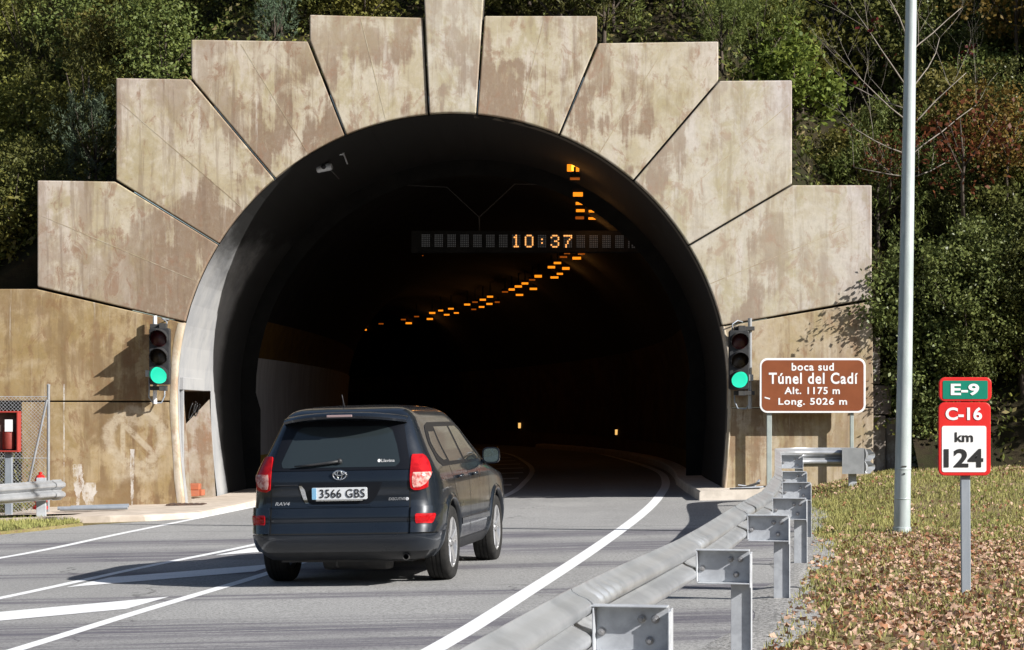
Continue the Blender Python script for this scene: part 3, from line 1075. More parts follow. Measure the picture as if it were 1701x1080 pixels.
# torn wires hanging in the doorway
for k, (y, z0, r) in enumerate(((39.2, 1.75, .16), (39.5, 1.7, .11), (38.9, 1.72, .09))):
    w_ = MB()
    w_.tube([Vector((-5.95 + .05 * k + r * math.cos(t) * .4, y + r * math.sin(t) * .8, z0 - r + r * math.cos(t * 1.1))) for t in np.linspace(0, 5.2, 18)], .011, 6)
    tag(w_.build('loose_wire', M['black'], portal, origin=PO, smooth=True))

# ------------------------------------------------------------------ the bore
tun = thing('tunnel_bore', 'dark curving road tunnel lining with a grey and ochre left wall', 'tunnel', (AX, 43.3, 0))
TO = Vector((AX, 43.3, 0))
TR = AR - .19


def bore(name, za, zb, m, ya=43.3, yb=140, sides=(-1, 1), inset=0.0):
    mb = MB()
    ys = list(np.arange(ya, 60, 1.2)) + list(np.arange(60, yb, 2.5))
    for sg in sides:
        zz = np.linspace(za, zb, 9)
        rows = []
        for y in ys:
            row = []
            for z in zz:
                hw = math.sqrt(max(0, TR * TR - max(0, z - AZ) ** 2)) - inset - (0.1 * min(1, (AZ - z) / 2) ** 2 if z < AZ else 0)
                row.append(Vector((xc(y) + sg * hw, y, z)))
            rows.append(row)
        mb.grid(rows)
    return mb.build(name, m, tun, origin=TO, smooth=True, fix=False)


bore('lower_band', -.4, .68, M['lin_ochre'], sides=(-1,), inset=.03)
bore('wall_cladding', .66, 2.67, M['lin_grey'], sides=(-1,), inset=.05)
bore('upper_band', 2.60, 3.50, M['lin_brown'], sides=(-1,), inset=.0)
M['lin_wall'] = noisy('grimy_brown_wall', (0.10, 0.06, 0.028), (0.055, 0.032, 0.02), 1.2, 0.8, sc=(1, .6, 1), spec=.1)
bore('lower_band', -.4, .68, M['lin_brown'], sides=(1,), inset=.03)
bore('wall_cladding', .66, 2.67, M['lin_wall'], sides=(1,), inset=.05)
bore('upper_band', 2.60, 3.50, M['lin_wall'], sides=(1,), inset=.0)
mb = MB()
rows = []
a0 = math.asin((3.42 - AZ) / TR)
for y in list(np.arange(43.3, 60, 1.2)) + list(np.arange(60, 140, 2.5)):
    rows.append([Vector((xc(y) + TR * math.cos(a), y, AZ + TR * math.sin(a))) for a in np.linspace(a0, math.pi - a0, 32)])
mb.grid(rows)
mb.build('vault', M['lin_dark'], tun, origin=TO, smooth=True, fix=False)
# the step between ring and lining
mb = MB()
pr = [(sg, z) for sg in (1,) for z in (0,)]
outer = [(AX + (p[0] - AX) * 1.05 + xc(43.3) - AX, AZ + (p[1] - AZ) * 1.05) for p in prof]
inner = []
for (x, z) in prof:
    if z <= AZ:
        inner.append((xc(43.3) + (-1 if x < AX else 1) * (TR - .22), z))
    else:
        v = Vector((x - AX, z - AZ)).normalized() * (TR - .12)
        inner.append((xc(43.3) + v.x, AZ + v.y))
mb.grid([[Vector((x, 43.27, z)) for x, z in outer], [Vector((x, 43.27, z)) for x, z in inner]])
mb.build('end_collar', M['lin_dark'], tun, origin=TO, fix=False)
mb = MB()
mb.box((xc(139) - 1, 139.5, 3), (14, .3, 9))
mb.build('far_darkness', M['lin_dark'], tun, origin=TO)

# ------------------------------------------------------------------ guardrails
WP = [(.000, .000), (.004, .012), (.030, .030), (.062, .044), (.080, .062), (.083, .082), (.080, .102), (.060, .120), (.026, .134), (.006, .146), (.003, .155)]
WP = WP + [(d, .31 - z) for d, z in WP[-2::-1]]


def path_frames(pts, step=.2):
    """dense points and left normals along an (x, y) polyline smoothed by Catmull-Rom"""
    P = [Vector(p) for p in pts]
    out = []
    for i in range(len(P) - 1):
        p0, p1, p2, p3 = P[max(0, i - 1)], P[i], P[i + 1], P[min(len(P) - 1, i + 2)]
        n = max(2, int((p2 - p1).length / step))
        for k in range(n):
            t = k / n
            out.append(.5 * ((2 * p1) + (p2 - p0) * t + (2 * p0 - 5 * p1 + 4 * p2 - p3) * t * t + (3 * p1 - p0 - 3 * p2 + p3) * t**3))
    out.append(P[-1])
    fr = []
    for i, p in enumerate(out):
        t = (out[min(i + 1, len(out) - 1)] - out[max(0, i - 1)]).normalized()
        fr.append((p, Vector((-t.y, t.x)), t))
    return fr


def beam(name, fr, zfun, parent, origin, th=.004, side=1, pinch=None, off=0.0):
    """a W profile swept along the frames; ridges stand out on the left of travel times side"""
    mb = MB()
    rows = []
    for i, (p, n, t) in enumerate(fr):
        z0 = zfun(p)
        k = 1.0
        if pinch:
            k = pinch(i / max(1, len(fr) - 1))
        row = []
        for d, z in WP:
            q = p + n * side * (d * k + off)
            row.append(Vector((q.x, q.y, z0 + .155 + (z - .155) * (1 + .02 * (1 - k)))))
        for d, z in WP[::-1]:
            q = p + n * side * (d * k + th + off)
            row.append(Vector((q.x, q.y, z0 + .155 + (z - .155) * (1 + .02 * (1 - k)))))
        rows.append(row)
    mb.grid(rows, wrap=True)
    nn = len(rows[0])
    for base in (0, (len(rows) - 1) * nn):
        for j in range(len(WP) - 1):
            mb.f.append((base + j, base + j + 1, base + nn - 2 - j, base + nn - 1 - j))
            mb.mi.append(0)
    return mb.build(name, M['galv'], parent, origin=origin, smooth=True, auto=50)


rg = thing('guardrail', 'long galvanised guardrail with spacer posts bending away beside the lawn', 'guardrail', (0.36, 9.3, 0))
RO = Vector((0.36, 9.3, 0))
BEND = [(4.20, 32.9), (4.27, 33.5), (4.42, 33.95), (4.72, 34.2), (5.12, 34.27), (5.62, 34.28)]


BEAM_UP = .062


def rzb(p):
    return rz(p) + BEAM_UP


def rz(p):
    return .44 + .01 * math.sin(p.y * .8) + .30 * sst(27, 34.2, p.y) * .55


for i in range(len(RAIL) - 1):
    seg = [RAIL[i], RAIL[i + 1]]
    ctx = [RAIL[max(0, i - 1)], RAIL[i], RAIL[i + 1], RAIL[min(len(RAIL) - 1, i + 2)]]
    # overlap: each length runs 0.16 m past its post, over the next one
    a, b_ = Vector(RAIL[i]), Vector(RAIL[i + 1])
    t = (b_ - a).normalized()
    fr = path_frames([a - t * .05, a + (b_ - a) * .33, a + (b_ - a) * .66, b_ + t * .16], .022)
    beam('rail_beam', fr, rzb, rg, RO, side=-1, off=-.098 if i % 2 else -.0925, pinch=lambda s: 1.18 - .50 * sst(.05, .08, s) * (1 - sst(.16, .27, s)) * (.5 + .5 * math.cos((s - .05) * 170)) - .03 * math.sin(s * 9))
fr = path_frames([Vector((4.165, 32.7))] + [Vector(p) for p in BEND], .05)
beam('curved_end_beam', fr, rzb, rg, RO, side=-1, off=-.09)
# flared end plate
mb = MB()
rows = []
for k in range(5):
    x = 5.46 + .09 * k
    row = []
    for d, z in WP:
        bulge = 1 + (.9 if k >= 2 else .25)
        row.append(Vector((x + (.10 if k == 4 else 0) * (d / .083) , 34.28 + .05 + d * bulge * .8 * (1 if k < 4 else 1.1) - .12 * (k >= 1), rz(Vector((x, 34.2))) - .045 + z * 1.28)))
    rows.append(row)
mb.grid(rows)
x_, zt = 5.40, rz(Vector((5.4, 34.2))) - .05
mb.box((5.53, 34.15, zt + .205), (.36, .012, .41))
mb.box((5.53, 34.22, zt + .412), (.36, .15, .01))
sc_rows = []
for k in range(13):
    zz = zt + .41 * k / 12
    bx = .055 * abs(math.sin(math.pi * 2 * k / 12)) + .02
    sc_rows.append([Vector((5.71 + bx * s_, 34.15 + .16 * j / 3, zz)) for j, s_ in ((0, .35), (1, 1.0), (2, 1.0), (3, .35))])
mb.grid(sc_rows)
mb.build('terminal_plate', M['galv'], rg, origin=RO, smooth=True, auto=40)
for k, (bx, by) in enumerate(((5.53, 34.36), )):
    mb = MB()
    zg = gz(bx, by) - .15
    mb.box((bx + .02, by, (zg + rz(Vector((bx, by)))) / 2 + .12), (.13, .07, rz(Vector((bx, by))) - zg + .24))
    mb.build('post', M['galv2'], rg, origin=RO, bevel=.006)


def rail_post(P, t, ztop, zg, parent, O, side=1, bolts=True):
    """spacer box, its bolts and a channel post; side=1 puts them on the right of travel"""
    t3 = Vector((t.x, t.y, 0)).normalized()
    r3 = Vector((t3.y, -t3.x, 0)) * side
    P3 = Vector((P.x, P.y, 0))

    def L(u, v, z):
        return P3 + r3 * u + t3 * v + Vector((0, 0, z))

    def lbox(mb, u0, u1, v0, v1, z0, z1):
        vs = [L(u, v, z) for z in (z0, z1) for v in (v0, v1) for u in (u0, u1)]
        mb.add(vs, [(0, 2, 3, 1), (4, 5, 7, 6), (0, 1, 5, 4), (2, 6, 7, 3), (0, 4, 6, 2), (1, 3, 7, 5)])
    zt_, zb_ = ztop - .015, ztop - .215
    mb = MB()
    lbox(mb, .012, .335, .0, .006, zb_, zt_)                # web
    lbox(mb, -.005, .335, -.068, .006, zt_ - .0, zt_ + .008)    # top flange
    lbox(mb, .012, .335, -.068, .006, zb_ - .008, zb_ - .0)     # bottom flange
    lbox(mb, .004, .0115, -.068, .03, zb_ + .004, zt_ - .004)  # plate against the beam
    lbox(mb, .336, .343, -.055, .03, zb_ - .03, zt_ - .02)
    sp = mb.build('spacer', M['galv2'], parent, origin=O, bevel=.002)
    if bolts:
        for (u, z) in ((.215, zb_ + .145), (.275, zb_ + .145), (.25, zb_ + .05), (.035, zb_ + .085)):
            bb = MB()
            bb.lathe([(.0, -.034), (.008, -.034), (.008, -.02), (.0145, -.018), (.0145, -.008), (.02, -.0075), (.02, -.001), (0, -.001)], L(u, 0, z) , t3, n=8)
            # under the parent chain: sub-part of the spacer
            q = bb.build('bolt', M['bolt'], sp, origin=O, smooth=True, auto=35)
    mb = MB()
    lbox(mb, .215, .345, .008, .014, zg - .25, zt_ - .01)       # face
    lbox(mb, .339, .345, -.012, .0075, zg - .25, zb_ - .012)     # near lip
    lbox(mb, .339, .345, .0145, .07, zg - .25, zt_ - .01)       # side
    lbox(mb, .215, .221, .0145, .07, zg - .25, zt_ - .01)
    po = mb.build('post', M['galv2'], parent, origin=O, bevel=.002)
    # splice bolts on the beam
    if bolts:
        for dv in (-.07, .04, .12):
            for z in (ztop - .03, ztop - .16):
                bb = MB()
                bb.lathe([(0, .026), (.013, .024), (.016, .014), (.016, -.004), (0, -.004)], L(-.085 if z < ztop - .1 else -.04, dv, z), r3, n=8)
                bb.build('splice_bolt', M['bolt'], parent, origin=O, smooth=True, auto=35)


for i, (x, y) in enumerate(RAIL):
    if y < 5:
        continue
    p0, p1 = Vector(RAIL[max(0, i - 1)]), Vector(RAIL[min(i + 1, len(RAIL) - 1)])
    t = (p1 - p0).normalized()
    p = Vector((x, y))
    gx = x + .3
    rail_post(p, t, rz(p) + .31, gz(gx, y), rg, RO, 1, bolts=y > 5)

# the short rail at the far left, seen on its road side
ex = at(116, 800, 33.5)
lg = thing('guardrail', 'short galvanised guardrail end in front of the red hydrant and wire fence', 'guardrail', (ex.x, 33.5, -.1))
LO = Vector((ex.x, 33.5, -.1))
fr = path_frames([Vector((-12.6, 22.5)), Vector((-10.4, 26.2)), Vector((-8.7, 29.8)), Vector((-7.62, 32.3)), Vector((-7.22, 33.3))], .15)
beam('rail_beam', fr, lambda p: .185 + .012 * (p.y - 33.4), lg, LO, side=-1)
mb = MB()
rows = []
for k in range(4):
    x, y = -7.26 + .04 * k, 33.2 + .085 * k
    rows.append([Vector((x + d * 1.0 + (.012 if k < 3 else -.02), y - d * .4, .18 + z * 1.05 - .007)) for d, z in WP])
mb.grid(rows)
mb.build('terminal_plate', M['galv'], lg, origin=LO, smooth=True)
for (x, y) in ((-7.42, 33.2), (-9.2, 29.2), (-11.4, 25.2)):
    mb = MB()
    mb.box((x, y + .02, .1), (.15, .09, .86), rz=.1)
    mb.build('post', M['galv2'], lg, origin=LO, bevel=.006)

# ------------------------------------------------------------------ street lamp
base = gp(1498, 886)
lp = thing('street_lamp', 'tall pale green street lamp post standing on the leaf strewn lawn', 'street lamp', (base.x, base.y, gz(base.x, base.y)))
mb = MB()
zs = np.linspace(0.02, 8.6, 30)
lean = 15.5 / 885.0
mb.tube([Vector((lean * z, 0, z)) for z in zs], [.101 - .0052 * z for z in zs], 28)
mb.build('pole', M['lamp'], lp, smooth=True, auto=60)
mb = MB()
mb.lathe([(0, -.05), (.135, -.05), (.135, .0), (.128, .012), (.118, .02), (.112, .075), (.1005, .08)], (0, 0, 0), n=12)
mb.build('base_flange', M['lamp'], lp, smooth=True, auto=30)
mb = MB()
for z in (.42, .78):
    mb.lathe([(.0985 - .0052 * z, -.012), (.1025 - .0052 * z, -.010), (.1035 - .0052 * z, .006), (.099 - .0052 * z, .012)], (lean * z, 0, z), n=28)
mb.build('weld_band', M['lamp'], lp, smooth=True)
mb = MB()
mb.box((lean * .8 - .005, -.1005, .815), (.06, .006, .014))
mb.box((lean * .74, -.1015, .725), (.018, .008, .018))
mb.build('hatch_lock', M['dark'], lp)
mb = MB()
mb.tube([Vector((lean * 8.55, 0, 8.5)), Vector((lean * 8.6 - .05, 0, 9.1)), Vector((-.5, 0, 9.5)), Vector((-1.3, 0, 9.65))], [.055, .05, .045, .04], 14)
mb.build('bracket_arm', M['lamp'], lp, smooth=True)
mb = MB()
mb.lathe([(0, -.45), (.08, -.42), (.13, -.2), (.15, .1), (.12, .32), (0, .4)], (-1.6, 0, 9.66), (-1, 0, .1), n=14)
mb.build('lamp_head', M['tubegrey'], lp, smooth=True)

# ------------------------------------------------------------------ brown sign
SY = 36.16
ss = F / SY


def spt(px, py, y=SY):
    return at(px, py, y)


bs = thing('road_sign', 'brown tunnel name sign with white lettering on two grey posts', 'road sign', (spt(1350, 640).x, SY, 0))
SO = Vector((spt(1350, 640).x, SY, 0))
a, b_ = spt(1262, 686), spt(1438, 595)
mb = MB()
mb.prism(rrect(a.x, b_.x, a.z, b_.z, SY, .13), (0, .03, 0))
mb.build('sign_border', M['white'], bs, origin=SO, bevel=.004)
mb = MB()
mb.prism(rrect(a.x + .035, b_.x - .035, a.z + .035, b_.z - .035, SY - .003, .1), (0, .02, 0))
mb.build('sign_face', M['brown'], bs, origin=SO)
mb = MB()
ty = SY - .006
for body, x0, x1, y0, y1 in (('boca sud', 1315, 1385, 603, 616), ('Túnel del Cadí', 1277, 1425, 619, 638), ('Alt. 1175 m', 1303, 1395, 643, 655), ('Long. 5026 m', 1293, 1407, 661, 676)):
    p, q = spt(x0, y1), spt(x1, y0)
    hh = q.z - p.z
    add_text(mb, body, ((p.x + q.x) / 2, ty, (p.z + q.z) / 2), hh, q.x - p.x, hh, bold=.022, space=1.12)
p, q = spt(1270, 660), spt(1279, 663)
mb.box((spt(1274.5, 661.5).x, ty + .001, spt(1274.5, 661.5).z), (.095, .004, .022), ry=.28)
mb.build('lettering', M['white'], bs, origin=SO, fix=False)
for px, x_w in ((1278.5, .085), (1416, .06)):
    p = spt(px, 686)
    mb = MB()
    mb.box((p.x, SY + .07, (p.z + .5) / 2 - .1), (x_w, .06, p.z + .9))
    mb.build('post', M['signpost'], bs, origin=SO, bevel=.006)

# ------------------------------------------------------------------ kilometre marker
kb = gp(1605, 988)
km = thing('kilometre_marker', 'red and white kilometre marker under a green route plate on grey post', 'road sign', (kb.x, kb.y, gz(kb.x, kb.y)))
KO = Vector((kb.x, kb.y, gz(kb.x, kb.y)))
KY = kb.y


def kp(px, py):
    return at(px, py, KY)


for nm, x0, x1, y0, y1, r in (('route_plate', 1558, 1645, 627, 667, .05), ('marker_plate', 1557, 1643.5, 668.5, 790, .05)):
    mb = MB()
    p, q = kp(x0, y1), kp(x1, y0)
    mb.prism(rrect(p.x, q.x, p.z, q.z, KY - .05, r), (0, .03, 0))
    pl = mb.build(nm, M['red'], km, origin=KO, bevel=.006)
    t_ = MB()
    if nm == 'route_plate':
        p, q = kp(1564, 663), kp(1638.5, 632.5)
        f_ = MB()
        f_.prism(rrect(p.x, q.x, p.z, q.z, KY - .053, .012), (0, .01, 0))
        f_.build('green_face', M['green'], pl, origin=KO)
        p, q = kp(1577, 657), kp(1624, 637.5)
        add_text(t_, 'E-9', ((p.x + q.x) / 2, KY - .056, (p.z + q.z) / 2), .1, q.x - p.x, q.z - p.z, bold=.03)
        t_.build('lettering', M['white'], pl, origin=KO, fix=False)
    else:
        p, q = kp(1562.5, 784), kp(1636, 707.5)
        f_ = MB()
        f_.prism(rrect(p.x, q.x, p.z, q.z, KY - .053, .018), (0, .01, 0))
        f_.build('white_face', M['white'], pl, origin=KO)
        p, q = kp(1568.5, 698), kp(1629, 676.5)
        add_text(t_, 'C-16', ((p.x + q.x) / 2, KY - .053, (p.z + q.z) / 2), .1, q.x - p.x, q.z - p.z, bold=.03)
        t_.build('lettering', M['white'], pl, origin=KO, fix=False)
        t_ = MB()
        p, q = kp(1584, 734), kp(1614, 718)
        add_text(t_, 'km', ((p.x + q.x) / 2, KY - .056, (p.z + q.z) / 2), .1, q.x - p.x, q.z - p.z, bold=.02)
        p, q = kp(1566, 776), kp(1631, 745.5)
        add_text(t_, '124', ((p.x + q.x) / 2, KY - .056, (p.z + q.z) / 2), .1, q.x - p.x, q.z - p.z, bold=.03)
        t_.build('lettering', M['blacktext'], pl, origin=KO, fix=False)
mb = MB()
pz = kp(1600, 640).z
mb.box((.012, 0, (pz - KO.z) / 2 - .1), (.078, .036, pz - KO.z + .3), ry=-.006)
mb.build('post', M['tubegrey'], km, bevel=.006).location = (kp(1601, 900).x - KO.x, 0, 0)

# ------------------------------------------------------------------ traffic signals
def signal(label, px, py0, py1, wpx, pole_px, left):
    Yf = PY - .40
    c = at(px, (py0 + py1) / 2, Yf)
    hgt, wid = (py1 - py0) / (F / Yf), wpx / (F / Yf)
    t = thing('traffic_signal', label, 'traffic signal', (c.x, PY, c.z))
    O = Vector((c.x, PY, c.z))

    def bld(mb, nm, m, par, **k):
        return mb.build(nm, m, par, origin=O, **k)
    mb = MB()
    mb.prism(rrect(c.x - wid / 2, c.x + wid / 2, c.z - hgt / 2, c.z + hgt / 2, Yf, .035), (0, .17, 0))
    hs = bld(mb, 'housing', M['black'], t, bevel=.012)
    for k, (nm, m) in enumerate((('red_lens', 'lens_red'), ('amber_lens', 'lens_amber'), ('green_lens', 'lens_green'))):
        zc = c.z + hgt * (.325 - .325 * k)
        r = wid * .40
        mb = MB()
        mb.lathe([(r * 1.08, -.002), (r * 1.08, .012), (r * .98, .02), (r * .97, .006), (r * .9, .012), (r * .6, .028), (0, .04)], (c.x, Yf - .0, zc), (0, -1, 0), n=28, mi=0)
        le = bld(mb, nm, M[m], hs, smooth=True, auto=40)
        v = MB()
        rows = []
        for ti in range(25):
            th = math.radians(-38 + 256 * ti / 24)
            dep = .25 * (0.50 + .5 * math.sin(max(0, math.sin(th)) * math.pi / 2)) if math.sin(th) > 0 else .17 * (1 + math.sin(th) * 1.4)
            rr = r * 1.1
            row = []
            for rad, s in ((rr, 0), (rr, .5), (rr, 1), (rr - .006, 1), (rr - .006, .5), (rr - .006, 0)):
                row.append(Vector((c.x + rad * math.cos(th), Yf - max(.01, dep) * s, zc + rad * math.sin(th) - .09 * s * max(.01, dep))))
            rows.append(row)
        v.grid(rows)
        bld(v, 'visor', M['black'], hs, smooth=True, auto=50)
    # pole behind, brackets to the wall and cable
    po = MB()
    pz = at(pole_px, 600, Yf + .22)
    po.tube([Vector((pz.x, Yf + .24, c.z - hgt / 2 - .33)), Vector((pz.x, Yf + .24, c.z + hgt / 2 + .22))], .036, 14)
    bld(po, 'pole', M['white'] if left else M['galv'], t, smooth=True, auto=50)
    br = MB()
    for z in (c.z + hgt / 2 + .04, c.z - hgt / 2 - .06):
        br.box(((pz.x + c.x) / 2, Yf + .20, z), (abs(pz.x - c.x) + .14, .12, .07))
        br.box((c.x + .05, Yf + .12, z), (.12, .18, .09))
    for z in (c.z + .3, c.z - .3):
        br.box((pz.x, (Yf + .24 + PY) / 2, z), (.05, PY - Yf - .22, .05))
    bld(br, 'bracket', M['dark'], t, bevel=.005)
    cb = MB()
    s = -1 if left else 1
    x0 = c.x + s * (wid / 2 + .03)
    cb.tube([Vector((x0, Yf + .2, c.z - hgt * .28)), Vector((x0 - s * .0, Yf + .22, c.z - hgt * .55)), Vector((x0 + s * .01, Yf + .22, c.z - hgt * .72)), Vector((x0 - s * .06, Yf + .25, c.z - hgt * .83)), Vector((x0 - s * .2, Yf + .27, c.z - hgt * .82)), Vector((x0 - s * .25, Yf + .28, c.z - hgt * .7)), Vector((x0 - s * .25, Yf + .28, c.z - hgt * .55))], .013, 8)
    cb.tube([Vector((c.x - s * .1, Yf + .2, c.z + hgt * .5)), Vector((c.x - s * .09, Yf + .25, c.z + hgt * .62)), Vector((c.x, Yf + .27, c.z + hgt * .68)), Vector((c.x + .1, PY, c.z + hgt * .66))], .011, 8)
    bld(cb, 'cable', M['tubegrey'], t, smooth=True)
    jb = MB()
    jb.box((x0 - s * .0 + s * .02, Yf + .2, c.z - hgt * .30), (.08, .1, .11))
    bld(jb, 'junction_box', M['galv'], t, bevel=.006)
    return t


signal('black traffic signal showing green, on the wall by the open doorway', 264.5, 545, 639, 34, 257, True)
signal('black traffic signal showing green, on the wall beside the brown sign', 1228, 549, 647, 33, 1246, False)

# ------------------------------------------------------------------ lane message sign inside the bore
VY = 43.9


def vp_(px, py):
    return at(px, py, VY)


p, q = vp_(683, 419), vp_(1086, 383)
vm = thing('message_sign', 'black overhead dot matrix sign in the tunnel reading 10:37', 'electronic sign', ((p.x + q.x) / 2, VY, p.z))
VO = Vector(((p.x + q.x) / 2, VY, p.z))
mb = MB()
mb.box(((p.x + q.x) / 2, VY + .17, (p.z + q.z) / 2), (q.x - p.x, .3, q.z - p.z))
mb.build('housing', M['lin_dark'], vm, origin=VO, bevel=.01)
FONT = {'1': "..#..,.##..,..#..,..#..,..#..,..#..,.###.", '0': ".###.,#...#,#...#,#...#,#...#,#...#,.###.", ':': ".....,.....,..#..,.....,..#..,.....,.....",
        '3': ".###.,#...#,....#,..##.,....#,#...#,.###.", '7': "#####,....#,...#.,..#..,..#..,.#...,.#..."}
lit = {7: '1', 8: '0', 9: ':', 10: '3', 11: '7'}
pitch, cw, ch = 21.45, 14.6, 21.5
for k in range(18):
    on, off = MB(), MB()
    g = FONT[lit[k]].split(',') if k in lit else None
    for r in range(7):
        for c in range(5):
            px = 700.0 + pitch * k + cw * (c + .5) / 5
            py = 388.8 + .12 * k + ch * (r + .5) / 7
            v = vp_(px, py)
            hot = g is not None and g[r][c] == '#'
            if k >= 16 and not hot and (r * 3 + c * 2 + k) % 3 == 0:
                continue
            d = .027 if hot else .024
            (on if hot else off).box((v.x, VY + .012, v.z), (d, .02, d))
    cell = off.build('led_matrix', M['led_off'], vm, origin=VO)
    if g is not None:
        on.build('lit_dots', M['led_on'], cell, origin=VO)
wr = MB()
cpt = vp_(796, 360)
for (px, py) in ((742, 310), (855, 305)):
    e = vp_(px, py)
    wr.tube([Vector((cpt.x, VY + .1, cpt.z)), Vector((e.x, VY + .1, e.z)), Vector((e.x + (e.x - cpt.x) * 1.5, VY + .1, min(6.3, e.z + (e.z - cpt.z) * 1.2)))], .012, 6)
wr.tube([Vector((cpt.x, VY + .12, cpt.z)), Vector((cpt.x, VY + .12, q.z - .01))], .015, 6)
wr.build('hanger_wire', M['dark'], vm, origin=VO)

# ------------------------------------------------------------------ lamps along the vault
def vault_z(x, y):
    dx = x - xc(y)
    return AZ + math.sqrt(max(.2, TR * TR - dx * dx))


LAMPS = [(952, 279, 20, 14, 'orange_hot'), (955, 297, 16, 4, 'orange_dim'), (960, 323, 16, 8, 'orange_lamp'), (964, 338, 15, 5, 'orange_lamp'), (985, 337, 17, 7, 'orange_lamp'), (964, 350, 14, 5, 'orange_lamp'), (985, 351, 14, 4, 'orange_lamp'), (963, 362, 14, 5, 'orange_dim'), (985, 363, 15, 4, 'orange_lamp'),
         (696, 424, 14, 3, 'orange_dim'), (936, 427, 12, 3, 'orange_dim'), (966, 422, 11, 2.5, 'orange_dim'), (958, 429, 14, 5, 'orange_lamp'), (942, 421, 10, 2.5, 'orange_dim'), (926, 437, 12, 4, 'orange_lamp'), (916, 444, 12, 4.5, 'orange_lamp'), (940, 446, 12, 5, 'orange_lamp'), (930, 455, 10, 3.5, 'orange_lamp'), (921, 461, 13, 4, 'orange_lamp'),
         (894, 459, 12, 5, 'orange_lamp'), (884, 465, 10, 2.5, 'orange_dim'), (872, 471, 11, 4, 'orange_lamp'), (861, 476, 12, 4, 'orange_lamp'), (886, 480, 12, 4, 'orange_lamp'), (850, 481, 10, 4, 'orange_lamp'), (839, 485, 10, 2.5, 'orange_dim'), (863, 490, 12, 3.5, 'orange_lamp'), (814, 493, 10, 3.5, 'orange_lamp'), (802, 498, 10, 3.5, 'orange_lamp'), (826, 502, 8, 2.5, 'orange_dim'), (813, 505, 10, 3.5, 'orange_lamp'),
         (789, 502, 9, 2.5, 'orange_dim'), (776, 506, 10, 3.5, 'orange_lamp'), (800, 510, 9, 3, 'orange_lamp'), (787, 514, 8, 2.5, 'orange_dim'), (749, 513, 9, 3, 'orange_lamp'), (732, 516, 8, 3, 'orange_lamp'), (718, 520, 10, 3.5, 'orange_lamp'), (758, 520, 8, 2.5, 'orange_lamp'), (742, 523, 9, 3, 'orange_lamp'), (714, 530, 10, 3.5, 'orange_lamp'), (692, 526, 8, 2.2, 'orange_dim'), (670, 531, 8, 2.5, 'orange_dim'), (679, 537, 10, 3.5, 'orange_lamp'), (633, 538, 8, 2.2, 'orange_dim'), (604, 548, 10, 3, 'orange_lamp')]
for k, (px, py, wp, hp, m) in enumerate(LAMPS):
    zl = 5.86 if k != 9 else 5.4
    Y = (zl - H) * F / (YH - py)
    if k == 0:
        Y, zl = 40.2, H + (YH - py) / F * 40.2
    if k == 9:
        Y = 60.0
        zl = H + (YH - py) / F * Y
    v = at(px, py, Y)
    s_ = F / Y
    wv, hv = wp / s_, hp / s_
    lab = 'small amber lamp in the double row along the dark vault'
    grp = 'amber lamps along the tunnel vault'
    if k == 0:
        lab, grp = 'bright amber lamp with glowing core, first under the arch top', None
    elif k == 9:
        lab, grp = 'faint amber lamp alone below the left end of the message sign', None
    e = thing('tunnel_lamp', lab, 'lamp', v, grp)
    mb = MB()
    mb.box((0, 0, 0), (wv, .08, hv * .8))
    mb.build('lamp_glass', M['orange_lamp'] if k == 0 else M[m], e)
    if k == 0:
        mb = MB()
        mb.box((0, -.05, 0), (wv * .28, .04, hv * .75))
        mb.build('glowing_core', M['orange_hot'], e, bevel=.01)
    if k % 4 == 0 and m != 'orange_dim':
        pl_ = bpy.data.lights.new('lamp_glow', 'POINT')
        pl_.energy = 4.0
        pl_.color = (1.0, .42, .10)
        pl_.shadow_soft_size = .15
        po_ = bpy.data.objects.new('lamp_glow', pl_)
        COL.objects.link(po_)
        po_.parent = e
        po_.location = (0, 0, -.35)
    top = vault_z(v.x, Y) - v.z - hv / 2 + .06
    if top > 0.02:
        mb = MB()
        mb.box((0, .06, hv / 2 + .04), (wv * 1.1, .14, .06))
        mb.box((0, .06, hv / 2 + .07 + (top - .07) / 2), (.04, .04, max(.02, top - .07)))
        mb.build('casing', M['lin_dark'], e)

# small marker lamps low on the right wall of the bore
for px, py in ((863, 707), (1024, 718), (1155, 735)):
    # find the wall at this column
    best = None
    for Y in np.arange(43.5, 120, .1):
        x = xc(Y) + TR - .1
        if best is None or abs((x / Y * F + CX) - px) < best[0]:
            best = (abs((x / Y * F + CX) - px), Y)
    Y = best[1] - .15
    v = at(px, py, Y)
    e = thing('marker_lamp', {863: 'tiny yellow marker lamp deepest along the right tunnel wall', 1024: 'tiny yellow marker lamp midway along the right tunnel wall', 1155: 'tiny yellow marker lamp nearest the mouth on the right tunnel wall'}[px], 'marker lamp', v)
    mb = MB()
    mb.box((0, 0, 0), (.05 * Y / 40, .04, .10 * Y / 40))
    mb.build('lens', M['marker'], e)
    mb = MB()
    mb.box((.07, .05, 0), (.2, .06, .16))
    mb.build('housing', M['lin_dark'], e)
v = at(1160, 680, 43.9)
e = thing('hose_cabinet', 'dim red cabinet on the right tunnel wall near its mouth', 'cabinet', (v.x, 44.3, v.z))
mb = MB()
mb.box((.06, 0, 0), (.16, .5, .62))
mb.build('cabinet_body', M['hydrantbox'], e, bevel=.01)
mb = MB()
mb.box((-.03, -.0, .0), (.02, .42, .5))
mb.build('door', M['hydrantbox'], e, bevel=.005)

